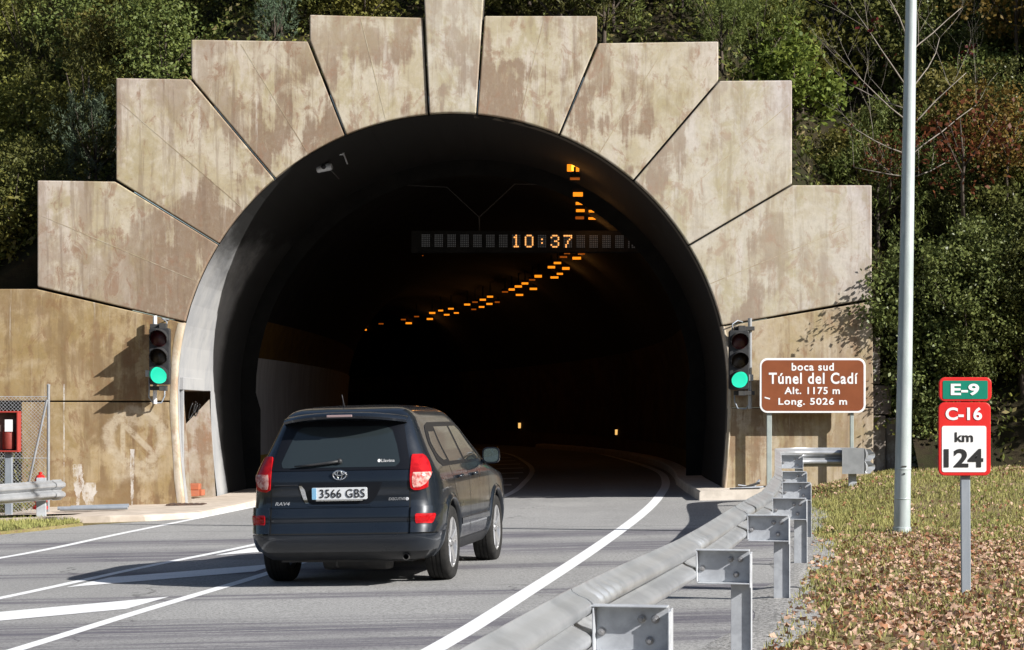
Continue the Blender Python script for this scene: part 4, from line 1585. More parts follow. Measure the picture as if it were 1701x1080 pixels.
# camera on its bracket under the left of the arch
c0 = at(551, 262, 38.2)
e = thing('security_camera', 'grey security camera hung on a bracket under the arch at upper left', 'security camera', c0)
Q = lambda px, py, y=38.2: at(px, py, y) - c0
br = MB()
br.tube([Q(529, 256), Q(571, 256)], .022, 8)
br.tube([Q(570, 236), Q(570, 257)], .028, 8)
br.tube([Q(547, 240), Q(547, 256)], .009, 6)
br.tube([Q(563, 238), Q(563, 256)], .009, 6)
br.tube([Q(571, 256), Q(577, 272, 38.8)], .015, 6)
br.tube([Q(531, 256), Q(531, 250)], .02, 6)
br.tube([Q(570, 236), Q(570, 215, 38.4)], .02, 6)
br.tube([Q(530, 256), Q(522, 255), Q(512, 262), Q(500, 266)], .01, 6)
br.build('bracket', M['galv2'], e, smooth=True, auto=50)
bd = MB()
bd.lathe([(0, -.13), (.06, -.13), (.07, -.11), (.07, .12), (.055, .15), (0, .15)], Q(538, 279), (1, -.2, .18), n=14)
bd.build('camera_body', M['galv2'], e, smooth=True, auto=40)
ln = MB()
ln.lathe([(.034, 0), (.045, .0), (.045, .02), (0.0, .012)], Q(538, 278) + Vector((0, -.065, .0)), (0, -1, 0), n=14)
ln.build('lens', M['black'], e, smooth=True)
ar = MB()
ar.tube([Q(547, 281), Q(551, 284), Q(563, 297, 38.6)], .013, 6)
ar.tube([Q(545, 275), Q(547, 257)], .013, 6)
ar.build('mount_arm', M['dark'], e, smooth=True)

# ------------------------------------------------------------------ left side: cabinet, hydrant, fence, loose pipes
FY = 34.6
c0 = at(14, 752, 33.9)
e = thing('extinguisher_cabinet', 'red framed glass extinguisher cabinet on a grey post by the fence', 'cabinet', (c0.x, 33.9, -.15))
O = Vector((c0.x, 33.9, -.15))
a, b_ = at(-16, 751, 33.9), at(32.5, 683, 33.9)
mb = MB()
fw = .026
for x0, x1, z0, z1 in ((a.x, b_.x, a.z, a.z + fw), (a.x, b_.x, b_.z - fw, b_.z), (a.x, a.x + fw, a.z + fw, b_.z - fw), (b_.x - fw, b_.x, a.z + fw, b_.z - fw)):
    mb.box(((x0 + x1) / 2, 33.9, (z0 + z1) / 2), (x1 - x0, .2, z1 - z0))
mb.box(((a.x + b_.x) / 2, 34.01, (a.z + b_.z) / 2), (b_.x - a.x, .02, b_.z - a.z))
mb.build('frame', noisy('faded_red_frame', (.36, .045, .035), (.30, .04, .03), 6, .5), e, origin=O, bevel=.006)
mb = MB()
mb.box(((a.x + b_.x) / 2, 33.985, (a.z + b_.z) / 2), (b_.x - a.x - 2 * fw, .025, b_.z - a.z - 2 * fw))
mb.build('back_panel', noisy('cabinet_interior', (.16, .13, .11), (.09, .07, .06), 5, .7), e, origin=O)
M['ext'] = noisy('dimmed_red', (.22, .035, .025), (.16, .03, .022), 8, .6)  # red darkened to stand for the dim inside of the cabinet
m_ = at(14, 735, 33.9)
mb = MB()
mb.lathe([(0, 0), (.095, 0), (.1, .02), (.1, .26), (.07, .33), (.03, .36), (.03, .42), (0, .42)], (m_.x, 33.93, a.z + .05), n=16)
mb.build('extinguisher', M['ext'], e, origin=O, smooth=True, auto=40)
mb = MB()
p, q = at(8, 717, 33.83), at(21, 697, 33.83)
mb.box(((p.x + q.x) / 2, 33.83, (p.z + q.z) / 2), (q.x - p.x, .004, q.z - p.z))
mb.build('notice', M['white'], e, origin=O)
mb = MB()
mb.box((m_.x, 33.93, (a.z - .2) / 2 - .0), (.11, .09, a.z + .28))
mb.build('post', M['tubegrey'], e, origin=O, bevel=.006)

hp = at(67, 846, 34.1)
e = thing('fire_hydrant', 'red pillar fire hydrant half hidden behind the left guardrail end', 'fire hydrant', (hp.x, 34.1, hp.z))
mb = MB()
mb.lathe([(0, 0), (.12, 0), (.12, .05), (.085, .06), (.08, .11), (.11, .115), (.11, .15), (.075, .16), (.07, .36), (.085, .40), (.09, .44), (.085, .50), (.06, .545), (.03, .56), (.03, .60), (0, .605)], n=22)
mb.build('barrel', M['hydrant'], e, smooth=True, auto=40)
for s_ in (-1, 1):
    mb = MB()
    mb.lathe([(0.03, .05), (.045, .06), (.045, .13), (0, .135)], (0, 0, .40), (s_, -.25, 0), n=14)
    mb.build('outlet_cap', M['hydrant'], e, smooth=True, auto=40)
mb = MB()
mb.lathe([(.0, .07), (.05, .07), (.05, .1), (0, .11)], (0, 0, .42), (.2, -1, 0), n=14)
mb.build('white_label', M['white'], e, smooth=True, auto=40)

fp = at(80, 800, FY)
e = thing('wire_fence', 'chain link fence end with pale post and slanting brace against the wall', 'fence', (fp.x, FY, -.2))
O = Vector((fp.x, FY, -.2))
mb = MB()
t_ = at(80.5, 641, FY)
mb.tube([Vector((fp.x, FY, -.25)), Vector((t_.x, FY, t_.z))], .026, 12)
mb.lathe([(.03, -.01), (.03, .02), (0, .035)], (t_.x, FY, t_.z), n=12)
mb.build('post', M['galv'], e, origin=O, smooth=True, auto=40)
mb = MB()
mb.tube([at(78, 664, FY - .02), at(48, 802, FY - .02)], .02, 10)
mb.build('brace', M['galv'], e, origin=O, smooth=True, auto=40)
mb = MB()
zt0 = at(80, 659, FY).z
x0, x1, z0, z1 = fp.x - 3.2, fp.x - .01, -.2, zt0
cell = .06
n_ = int((x1 - x0 + z1 - z0) / cell)
for k in range(n_):
    for sg in (1, -1):
        # a diagonal through the panel clipped to it
        c_ = (x0 + k * cell) if sg > 0 else (x0 - (z1 - z0) + k * cell)
        pts = []
        for zz in np.linspace(z0, z1, 25):
            xx = c_ - (zz - z0) if sg > 0 else c_ + (zz - z0)
            if x0 <= xx <= x1:
                pts.append(Vector((xx, FY - .03 + .004 * sg, zz)))
        if len(pts) > 1:
            mb.tube([pts[0], pts[-1]], .0028, 3, cap=False)
for zz in (z0 + .1, (z0 + z1) / 2, z1):
    mb.tube([Vector((x0, FY - .03, zz)), Vector((x1, FY - .03, zz))], .005, 4)
mb.build('chain_link_mesh', M['galv2'], e, origin=O)
e = thing('pipe_stack', 'heap of grey metal tubes lying on the left sidewalk', 'metal tubes', (-7.1, 34.7, -.05))
for k, (p0, p1, r) in enumerate((((100, 841), (212, 843), .035), ((104, 836), (200, 837), .03), ((118, 839), (214, 846), .028), ((96, 845), (160, 843), .03))):
    mb = MB()
    y_ = 34.2 + .12 * k
    u, v = at(*p0, y_), at(*p1, y_)
    u.z = BANK * u.x + .12 + r + .02 * (k == 2)
    v.z = BANK * v.x + .12 + r + .03 * (k == 2)
    mb.tube([u, v], r, 10)
    mb.build('tube', M['tubegrey'], e, origin=Vector((-7.1, 34.7, -.05)), smooth=True, auto=40)
e = thing('scrap_heap', 'thin grey metal scraps dropped on the raised slab by the right wall', 'metal scraps', (3.85, 35.9, .25))
for k, (p0, p1) in enumerate((((1212, 812), (1262, 819)), ((1218, 814), (1268, 809)), ((1230, 818), (1262, 802)), ((1226, 806), (1266, 814)), ((1240, 811), (1272, 808)), ((1250, 815), (1262, 797)))):
    mb = MB()
    y_ = 35.62 + .07 * k
    u, v = at(*p0, y_), at(*p1, y_)
    u.z = max(.265, u.z)
    v.z = max(.275, v.z)
    mb.tube([u, v], .014 + .004 * (k % 3), 6)
    mb.build('metal_strip', M['galv2'] if k % 2 else M['dark'], e, origin=Vector((3.85, 35.9, .25)))
bk = thing('brick_pile', 'few loose red bricks lying in the foot of the open doorway', 'bricks', (-5.95, 39.2, 0.0))
for k, (dx, dy, dz, r_) in enumerate(((0, 0, .0, .2), (.05, .28, .0, -.1), (-.25, .1, .0, .5), (0, .1, .115, .05), (-.02, .34, .115, .3))):
    mb = MB()
    mb.box((dx, dy, dz + .05), (.24, .26, .11), rz=r_)
    mb.build('brick', M['brick'], bk, bevel=.008)
# old block retaining wall right of the portal
rw = thing('retaining_wall', 'old cracked grey block wall stub right of the brown sign', 'retaining wall', (5.9, 36.95, 0))
O = Vector((5.9, 36.95, 0))
mb = MB()
for (x0, x1, y0, y1, dy) in ((1440, 1469, 690, 800, .0), (1470.2, 1488, 694, 800, .05), (1440, 1480, 640, 689, .1), (1441, 1462, 560, 639, .14)):
    p, q = at(x0, y1, 36.8), at(x1, y0, 36.8)
    mb.box(((p.x + q.x) / 2, 36.9 + dy, (p.z + q.z) / 2), (q.x - p.x, .5, q.z - p.z - .01))
mb.build('wall', concrete('old_plaster', (.36, .35, .34), (.25, .235, .22), (.14, .11, .09), .9, seed=11.0), rw, origin=O, bevel=.02)

# ------------------------------------------------------------------ the car
def paintmat():
    m = mat('dark_blue_grey_paint', (0.0095, 0.0135, 0.0205), 0.28, 0.25, coat=.8, spec=.4)
    n = NB(m)
    f = n.noise(n.coord((1, 1, 1)), 3.0, 5, 0.7)
    n.rough(n.ramp(f, 0.3, 0.7, 0.26, 0.40))
    return m


M['paintcar'] = paintmat()
M['trim'] = noisy('bumper_plastic', (0.016, 0.017, 0.02), (0.022, 0.023, 0.026), 7, 0.5)
M['glass_rear'] = mat('dark_rear_glass', (0.02, 0.027, 0.03), 0.04, spec=0.75)
M['glass_side'] = mat('dark_side_glass', (0.02, 0.022, 0.022), 0.03, spec=0.8)
M['frit'] = mat('black_glass_border', (0.007, 0.008, 0.011), 0.35, spec=0.25)
M['seam'] = mat('panel_gap', (0.003, 0.003, 0.003), 0.9)
M['chrome'] = mat('chrome', (0.75, 0.76, 0.78), 0.12, 1.0)
M['alloy'] = noisy('alloy_rim', (0.60, 0.60, 0.61), (0.5, 0.5, 0.51), 6, 0.3, 0.75)
M['tyre'] = noisy('tyre_rubber', (0.014, 0.014, 0.014), (0.024, 0.023, 0.022), 14, 0.85, spec=.2)
M['taillight'] = noisy('red_lamp_glass', (0.42, 0.009, 0.012), (0.26, 0.005, 0.008), 14, 0.10)
M['clearlamp'] = noisy('clear_lamp_glass', (0.58, 0.36, 0.32), (0.34, 0.05, 0.045), 30, 0.15)
M['plate'] = mat('plate_white', (0.66, 0.68, 0.70), 0.4)
M['plateblue'] = mat('plate_blue_band', (0.20, 0.42, 0.62), 0.4)
M['mirror'] = mat('mirror_glass', (0.42, 0.55, 0.55), 0.06, 0.9)

YAW = math.radians(9.0)
CB = Vector((-1.575, 19.30, 0))
CB.z = BANK * CB.x + 0.006
car = thing('car', 'dark blue grey estate suv driving into the tunnel seen from behind', 'car', CB)
car.rotation_euler = (0, -BANK, -YAW)

ZR = ([.24, .30, .38, .47, .55, .60, .64, .70, .80, .93, 1.00, 1.06, 1.12, 1.30, 1.48, 1.56, 1.62, 1.655, 1.68], [.26, .12, .03, .0, .02, .035, .032, .050, .075, .072, .078, .10, .125, .215, .315, .37, .46, .62, 1.05])
ZF = ([.24, .32, .42, .62, .82, .92, .98, 1.04, 1.12, 1.30, 1.48, 1.56, 1.62, 1.655, 1.68], [4.1, 4.3, 4.37, 4.39, 4.36, 4.25, 3.85, 3.45, 3.25, 2.92, 2.58, 2.38, 2.15, 1.9, 1.5])
ZW = ([.24, .30, .40, .55, .72, .85, .95, 1.02, 1.08, 1.16, 1.30, 1.44, 1.53, 1.595, 1.64, 1.664, 1.676, 1.68], [.77, .82, .865, .885, .888, .882, .872, .858, .835, .80, .735, .675, .635, .595, .53, .43, .30, .16])


def sr(z):
    return pchip(*ZR, z)


def sf(z):
    return pchip(*ZF, z)


def wz(z):
    return pchip(*ZW, z)


PX, QX = 8.0, 15.0


def bpt(phi, z, off=0.0):
    """a point of the body: phi 0 rear centre, +-pi/2 the sides, pi the nose"""
    a, b, wd = sr(z), sf(z), wz(z)
    sc, L = (a + b) / 2, (b - a) / 2
    s_, c_ = math.sin(abs(phi)), math.cos(phi)
    x = wd * abs(s_) ** (2 / PX) * (1 if phi >= 0 else -1)
    y = sc - L * math.copysign(abs(c_) ** (2 / QX), c_)
    return Vector((x, y, z))


def phi_x(fx_, z):
    return math.asin(min(1, abs(fx_)) ** (PX / 2)) * (1 if fx_ >= 0 else -1)


def phi_s(s_, z, sg=1):
    a, b = sr(z), sf(z)
    sc, L = (a + b) / 2, (b - a) / 2
    t = (sc - s_) / L
    return sg * math.acos(max(-1, min(1, math.copysign(abs(t) ** (QX / 2), t))))


def bnorm(phi, z):
    e = 1e-3
    u = bpt(phi + 2e-3, z) - bpt(phi - 2e-3, z)
    v = bpt(phi, z + e) - bpt(phi, z - e)
    n = u.cross(v)
    if n.length < 1e-9:
        return Vector((0, -1, 0))
    n.normalize()
    p = bpt(phi, z)
    if n.dot(Vector((p.x, (p.y - 2.1) * .4, 0))) < 0:
        n = -n
    return n


def ppt(phi, z, off):
    return bpt(phi, z) + bnorm(phi, z) * off


def phi_of(k, z, sg):
    """('x', fraction of half width) on the rear or ('s', distance from the bumper) on a side"""
    if k[0] == 'a':
        return phi_x(min(.995, abs(k[1]) / wz(z)) * (1 if k[1] > 0 else -1), z)
    return phi_x(k[1], z) if k[0] == 'x' else phi_s(k[1], z, sg)


def lin(rows, z):
    for (z0, a0, b0), (z1, a1, b1) in zip(rows, rows[1:]):
        if z <= z1 + 1e-9:
            t = (z - z0) / (z1 - z0)
            pa0, pa1 = a0, a1
            return t, a0, a1, b0, b1
    return 1.0, rows[-2][1], rows[-1][1], rows[-2][2], rows[-1][2]


def patch(name, rows, off, m, parent, n=14, nz=10, sg=1, rim=True):
    """a panel that follows the body: rows of (z, start, end); given thickness by a rim that turns in"""
    P = []
    z0, z1 = rows[0][0], rows[-1][0]
    for j in range(nz + 1):
        z = z0 + (z1 - z0) * j / nz
        t, a0, a1, b0, b1 = lin(rows, z)
        fa = phi_of(a0, z, sg) * (1 - t) + phi_of(a1, z, sg) * t
        fb = phi_of(b0, z, sg) * (1 - t) + phi_of(b1, z, sg) * t
        # even spacing in body distance
        pa, pb = bpt(fa, z), bpt(fb, z)
        fine = [fa + (fb - fa) * k / 60 for k in range(61)]
        pts = [bpt(f, z) for f in fine]
        d = [0.0]
        for k in range(60):
            d.append(d[-1] + (pts[k + 1] - pts[k]).length)
        row = []
        for k in range(n + 1):
            q = d[-1] * k / n
            i = min(59, max(0, int(np.searchsorted(d, q) - 1)))
            r = (q - d[i]) / max(1e-9, d[i + 1] - d[i])
            row.append((fine[i] + (fine[i + 1] - fine[i]) * r, z))
        P.append(row)
    mb = MB()
    G = [[ppt(f, z, off) for f, z in row] for row in P]
    mb.grid(G)
    if rim:
        edge = [P[0][k] for k in range(n + 1)] + [P[j][n] for j in range(1, nz + 1)] + [P[nz][k] for k in range(n - 1, -1, -1)] + [P[j][0] for j in range(nz - 1, 0, -1)]
        A_ = [ppt(f, z, off) for f, z in edge]
        B_ = [ppt(f, z, -.012) for f, z in edge]
        mb.grid([A_ + [A_[0]], B_ + [B_[0]]])
    o = mb.build(name, m, parent, smooth=True, auto=45)
    return o


zlev = sorted(set([.24, .27, .30, .34, .38, .43, .47, .51, .55, .58, .60, .62, .64, .67, .70, .75, .80, .86, .93, .97, 1.0, 1.03, 1.06, 1.09, 1.12, 1.16, 1.21, 1.26, 1.30, 1.35, 1.40, 1.44, 1.48, 1.52, 1.56, 1.59, 1.62, 1.64, 1.655, 1.668, 1.676, 1.68]))
us = [k / 30 for k in range(31)]
ph = [math.pi / 2 * (4 * u**3 if u < .5 else 1 - 4 * (1 - u)**3) for u in us]
ph = ph + [math.pi - p for p in ph[-2::-1]]
ring_ = ph + [-p for p in ph[-2:0:-1]]
mb = MB()
mb.grid([[bpt(p, z) for p in ring_] for z in zlev], wrap=True)
nr = len(ring_)
mb.f.append(tuple(range(nr)))
mb.mi.append(0)
mb.f.append(tuple((len(zlev) - 1) * nr + k for k in range(nr))[::-1])
mb.mi.append(0)
body = mb.build('body', [M['paintcar'], M['trim']], car, smooth=True, auto=50)
WS = [(.78, .93), (-.78, .93), (.78, 3.49), (-.78, 3.49)]
cut = MB()
for x, s_ in WS:
    sg = 1 if x > 0 else -1
    cut.lathe([(0, .50), (.402, .50), (.402, 1.3), (0, 1.3)], (0, s_, .37), (sg, 0, 0), n=40)
co = cut.build('arch_cutter', M['trim'])
body.parent = None
bm_ = body.modifiers.new('cut', 'BOOLEAN')
bm_.operation = 'DIFFERENCE'
bm_.solver = 'EXACT'
bm_.object = co
dg = bpy.context.evaluated_depsgraph_get()
dg.update()
newme = bpy.data.meshes.new_from_object(body.evaluated_get(dg))
body.modifiers.clear()
old = body.data
body.data = newme
newme.name = 'body'
bpy.data.meshes.remove(old)
bpy.data.objects.remove(co)
body.parent = car

# glazing, lamps, seams
patch('rear_window', [(1.075, ('x', -.785), ('x', .785)), (1.28, ('x', -.82), ('x', .82)), (1.53, ('x', -.86), ('x', .86))], .006, M['frit'], car, 30, 14)
patch('rear_glass', [(1.10, ('x', -.66), ('x', .62)), (1.14, ('x', -.70), ('x', .69)), (1.30, ('x', -.69), ('x', .70)), (1.43, ('x', -.66), ('x', .68)), (1.475, ('x', -.58), ('x', .60))], .0085, M['glass_rear'], car, 24, 16)
for sg in (1, -1):
    tl = patch('tail_light', [(.885, ('a', .69 * sg), ('a', .735 * sg)), (.905, ('a', .66 * sg), ('a', .80 * sg)), (.98, ('a', .655 * sg), ('s', .17)), (1.06, ('a', .655 * sg), ('s', .25)), (1.13, ('a', .655 * sg), ('s', .285)), (1.185, ('a', .655 * sg), ('s', .285)), (1.205, ('a', .66 * sg), ('s', .26))], .016, M['taillight'], car, 18, 26, sg)
    patch('reversing_lens', [(.91, ('a', .685 * sg), ('a', .735 * sg)), (.945, ('a', .675 * sg), ('a', .785 * sg)), (1.0, ('a', .675 * sg), ('a', .815 * sg)), (1.04, ('a', .682 * sg), ('a', .822 * sg))], .019, M['clearlamp'], tl, 12, 12, sg)
    patch('bumper_reflector', [(.575, ('x', .80 * sg), ('x', .93 * sg)), (.60, ('x', .79 * sg), ('s', .17)), (.655, ('x', .79 * sg), ('s', .20)), (.665, ('x', .80 * sg), ('s', .19))], .027, M['taillight'], car, 12, 8, sg)
    patch('tailgate_gap', [(.50, ('a', .648 * sg), ('a', .658 * sg)), (1.12, ('a', .648 * sg), ('a', .658 * sg))], .0015, M['seam'], car, 2, 26, rim=False)
    patch('bumper_gap', [(.715, ('x', .752 * sg), ('s', .62)), (.724, ('x', .752 * sg), ('s', .62))], .0015, M['seam'], car, 20, 1, sg, rim=False)
    patch('window_band', [(1.085, ('s', .80), ('s', 3.02)), (1.14, ('s', .62), ('s', 2.98)), (1.30, ('s', .60), ('s', 2.72)), (1.46, ('s', .74), ('s', 2.40)), (1.50, ('s', .95), ('s', 2.25))], .004, M['frit'], car, 40, 14, sg)
    patch('side_glass', [(1.12, ('s', 1.16), ('s', 1.86)), (1.30, ('s', 1.12), ('s', 1.86)), (1.455, ('s', 1.14), ('s', 1.83))], .0075, M['glass_side'], car, 14, 8, sg)
    patch('side_glass', [(1.11, ('s', 1.97), ('s', 2.86)), (1.30, ('s', 1.96), ('s', 2.60)), (1.455, ('s', 1.92), ('s', 2.28))], .0075, M['glass_side'], car, 14, 8, sg)
    patch('quarter_glass', [(1.14, ('s', .90), ('s', 1.06)), (1.20, ('s', .74), ('s', 1.05)), (1.30, ('s', .70), ('s', 1.04)), (1.41, ('s', .80), ('s', 1.06))], .0075, M['glass_side'], car, 10, 8, sg)
    for s_ in (1.93, 3.06):
        patch('door_gap', [(.42, ('s', s_), ('s', s_ + .012)), (1.08, ('s', s_ - .01), ('s', s_ + .002))], .0015, M['seam'], car, 1, 20, sg, rim=False)
    patch('door_gap', [(.42, ('s', 1.46), ('s', 1.472)), (.70, ('s', 1.36), ('s', 1.372)), (.85, ('s', 1.16), ('s', 1.172)), (1.08, ('s', 1.08), ('s', 1.092))], .0015, M['seam'], car, 1, 26, sg, rim=False)
    patch('side_moulding', [(.50, ('s', 1.42), ('s', 3.0)), (.56, ('s', 1.41), ('s', 3.0))], .014, M['paintcar'], car, 20, 3, sg)
    patch('sill', [(.26, ('s', 1.36), ('s', 3.06)), (.36, ('s', 1.38), ('s', 3.04))], .012, M['trim'], car, 20, 4, sg)
    for s_ in (1.32, 2.14):
        h_ = MB()
        for k in range(2):
            pass
        pts = [ppt(phi_s(s_ + d, .965, sg), .965 + .01 * math.sin(d * 12), o_) for d, o_ in ((0, .0), (.02, .03), (.10, .04), (.18, .03), (.20, .0))]
        h_.tube(pts, [.011, .014, .014, .014, .011], 8)
        h_.build('door_handle', M['paintcar'], car, smooth=True)
    for s_ in (.93, 3.49):
        rows = []
        for k in range(41):
            a = math.radians(-18 + 216 * k / 40)
            row = []
            for rr, oo in ((.398, -.03), (.398, .016), (.412, .022), (.445, .014), (.462, -.004)):
                z = .37 + rr * math.sin(a)
                y = s_ + rr * math.cos(a)
                zz = max(.25, z)
                p_ = ppt(phi_s(y, zz, sg), zz, oo)
                row.append(Vector((p_.x, y, zz)))
            rows.append(row)
        q_ = MB()
        q_.grid(rows)
        q_.build('wheel_arch', M['paintcar'], car, smooth=True)
    # door mirror
    mm = MB()
    mc = Vector((sg * .945, 2.86, 1.14))
    rows = []
    for k in range(9):
        t = k / 8
        sc_ = math.sqrt(max(.02, 1 - (t * .97) ** 2.6))
        rows.append([mc + Vector((.092 * sc_ * math.copysign(abs(math.cos(a)) ** .6, math.cos(a)) * 1.0, .13 * t, .085 * sc_ * math.copysign(abs(math.sin(a)) ** .6, math.sin(a)))) for a in np.linspace(0, 2 * math.pi, 24, endpoint=False)])
    mm.grid(rows, wrap=True)
    mm.f.append(tuple(range(24)))
    mm.mi.append(0)
    mm.tube([mc + Vector((-sg * .09, .07, -.05)), Vector((sg * .84, 2.93, 1.06))], [.03, .04], 8)
    mo = mm.build('door_mirror', M['paintcar'], car, smooth=True, auto=50)
    mg = MB()
    mg.add([mc + Vector((.078 * math.copysign(abs(math.cos(a)) ** .6, math.cos(a)), -.003, .070 * math.copysign(abs(math.sin(a)) ** .6, math.sin(a)))) for a in np.linspace(0, 2 * math.pi, 24, endpoint=False)], [tuple(range(24))])
    mg.build('mirror_glass', M['mirror'], mo)
patch('tailgate_gap', [(.492, ('x', -.75), ('x', .75)), (.503, ('x', -.75), ('x', .75))], .0015, M['seam'], car, 24, 1, rim=False)
for sg in (1, -1):
    patch('bumper_corner', [(.50, ('a', .664 * sg), ('s', .50)), (.60, ('a', .664 * sg), ('s', .54)), (.715, ('a', .664 * sg), ('s', .60)), (.735, ('a', .672 * sg), ('s', .56))], .020, M['paintcar'], car, 20, 8, sg)
patch('bumper', [(.345, ('x', -.985), ('x', .985)), (.40, ('x', -.99), ('x', .99)), (.488, ('x', -.985), ('x', .985))], .022, M['paintcar'], car, 36, 6)
patch('bumper_skirt', [(.25, ('x', -.93), ('x', .93)), (.34, ('x', -.95), ('x', .95))], .006, M['trim'], car, 24, 5)
patch('tailgate_crease', [(.735, ('x', -.73), ('x', .73)), (.75, ('x', -.73), ('x', .73))], .007, M['paintcar'], car, 24, 2)
patch('plate_recess', [(.765, ('x', -.30), ('x', .30)), (.79, ('x', -.345), ('x', .345)), (.965, ('x', -.44), ('x', .46))], .002, M['frit'], car, 20, 8, rim=False)
patch('recess_edge', [(.775, ('x', -.37), ('x', -.335)), (.90, ('x', -.425), ('x', -.375)), (.94, ('x', -.44), ('x', -.41))], .006, M['chrome'], car, 4, 8)
patch('recess_ledge', [(.745, ('x', -.33), ('x', .33)), (.762, ('x', -.33), ('x', .33))], .012, M['paintcar'], car, 20, 2)
yp = sr(.865) - .022
pm = MB()
pm.prism(rrect(-.26, .26, .81, .92, yp, .012), (0, .012, 0))
po = pm.build('number_plate', M['plate'], car)
pb = MB()
pb.box((-.238, yp - .0015, .865), (.04, .004, .104))
pb.build('blue_band', M['plateblue'], po)
pt = MB()
add_text(pt, '3566 GBS', (.028, yp - .004, .866), .1, .425, .078, bold=.004, space=1.05)
pt.build('lettering', M['blacktext'], po, fix=False)
pf = MB()
pf.box((0, yp + .0, .803), (.44, .012, .012))
pf.build('frame', M['chrome'], po)
# emblem: three interlocked ellipses
em = MB()
ye = sr(1.03) - .012
for cx_, cz_, rx_, rz_ in ((0, 1.035, .062, .043), (0, 1.035, .022, .042), (0, 1.052, .045, .020)):
    em.tube([Vector((cx_ + rx_ * math.cos(t), ye - .003, cz_ + rz_ * math.sin(t))) for t in np.linspace(0, 2 * math.pi, 33)], .0062, 6, cap=False)
em.build('emblem', M['chrome'], car, smooth=True)
tx = MB()
def on_body(v):
    return ppt(phi_x(v.x / wz(v.z), v.z), v.z, .006)


add_text(tx, 'RAV4', (-.545, 0, .775), .05, .14, .034, bold=.02, shear=.2, fn=on_body)
add_text(tx, 'EXECUTIVE', (.535, 0, .808), .05, .155, .026, bold=.015, shear=.25, fn=on_body)
tx.lathe([(.0, -.006), (.014, -.006), (.016, 0), (0, 0)], (.628, on_body(Vector((.628, 0, .806))).y, .806), (0, 1, 0), n=14)
tx.build('badge_lettering', mat('badge_silver', (.62, .63, .65), .35, .2), car, fix=False)
tx = MB()


def on_glass(v):
    return ppt(phi_x(v.x / wz(v.z), v.z), v.z, .0105)


add_text(tx, 'Llavina', (.445, 0, 1.155), .05, .125, .028, bold=.015, fn=on_glass)
tx.add([on_glass(Vector((.362 + .014 * math.cos(t), 0, 1.155 + .015 * math.sin(t)))) for t in np.linspace(0, 2 * math.pi, 14, endpoint=False)], [tuple(range(14))])
tx.build('window_sticker', M['white'], car, fix=False)
# wiper, handle, spoiler, high brake lamp, aerial, exhaust, underside
wp = MB()
wp.tube([on_glass(Vector((x, 0, z))) + Vector((0, -.02, 0)) for x, z in ((-.02, 1.155), (-.12, 1.14), (-.27, 1.125), (-.43, 1.115))], [.014, .013, .011, .006], 8)
wp.lathe([(0, -.03), (.022, -.03), (.026, 0), (0, .0)], on_glass(Vector((-.01, 0, 1.155))), (0, 1, 0), n=12)
wp.build('rear_wiper', M['black'], car, smooth=True)
hd = MB()
hd.box((-.51, sr(.93) + .004, .945), (.22, .012, .012))
hd.box((-.51, sr(.93) + .010, .915), (.10, .012, .05))
hd.build('tailgate_handle', M['trim'], car, bevel=.004)
rows = []
for k in range(25):
    x = -.585 + 1.17 * k / 24
    e_ = abs(x / .585)
    y0 = .115 + .20 * e_ ** 3
    zd = -.045 * e_ ** 2.4
    rows.append([Vector((x * (1 - .03), .50 + .12 * e_**2, 1.618 + zd * 1.5)), Vector((x, y0 + .10, 1.612 + zd)), Vector((x, y0 + .02, 1.597 + zd)), Vector((x, y0, 1.575 + zd)), Vector((x, y0 + .012, 1.553 + zd)), Vector((x, y0 + .06, 1.545 + zd)), Vector((x * .98, .42 + .1 * e_**2, 1.522 + zd * 1.2))])
sp_ = MB()
sp_.grid(rows)
for base in (0, 24 * 7):
    sp_.f.append(tuple(base + k for k in range(7)))
    sp_.mi.append(0)
spo = sp_.build('spoiler', M['paintcar'], car, smooth=True, auto=50)
bl = MB()
bl.box((0.0, .113, 1.576), (.24, .014, .022))
bl.build('high_brake_lamp', mat('dull_brake_lens', (.30, .22, .22), .25), spo, bevel=.004)
an = MB()
an.tube([Vector((-.12, .80, 1.66)), Vector((-.122, .78, 1.72)), Vector((-.125, .75, 1.78))], [.012, .006, .004], 8)
an.build('aerial', M['black'], car, smooth=True)
ex_ = MB()
ex_.lathe([(.026, .0), (.032, 0), (.032, .4), (.026, .4), (.026, 0)], (.60, .10, .275), (0, 1, 0), n=16)
ex_.build('exhaust_pipe', M['dark'], car, smooth=True, auto=50)
ub = MB()
ub.box((0, 2.2, .29), (1.25, 3.8, .14))
ub.lathe([(0, -.32), (.11, -.32), (.12, -.28), (.12, .28), (.11, .32), (0, .32)], (.05, .55, .25), (1, 0, 0), n=18)
ub.box((0, .93, .29), (1.3, .10, .08))
ub.tube([Vector((-.10, .30, .26)), Vector((-.10, .30, .19)), Vector((-.10, .34, .17))], .012, 6)
ub.box((.1, 2.6, .22), (.5, .6, .1))
ub.build('underbody', M['dark'], car)
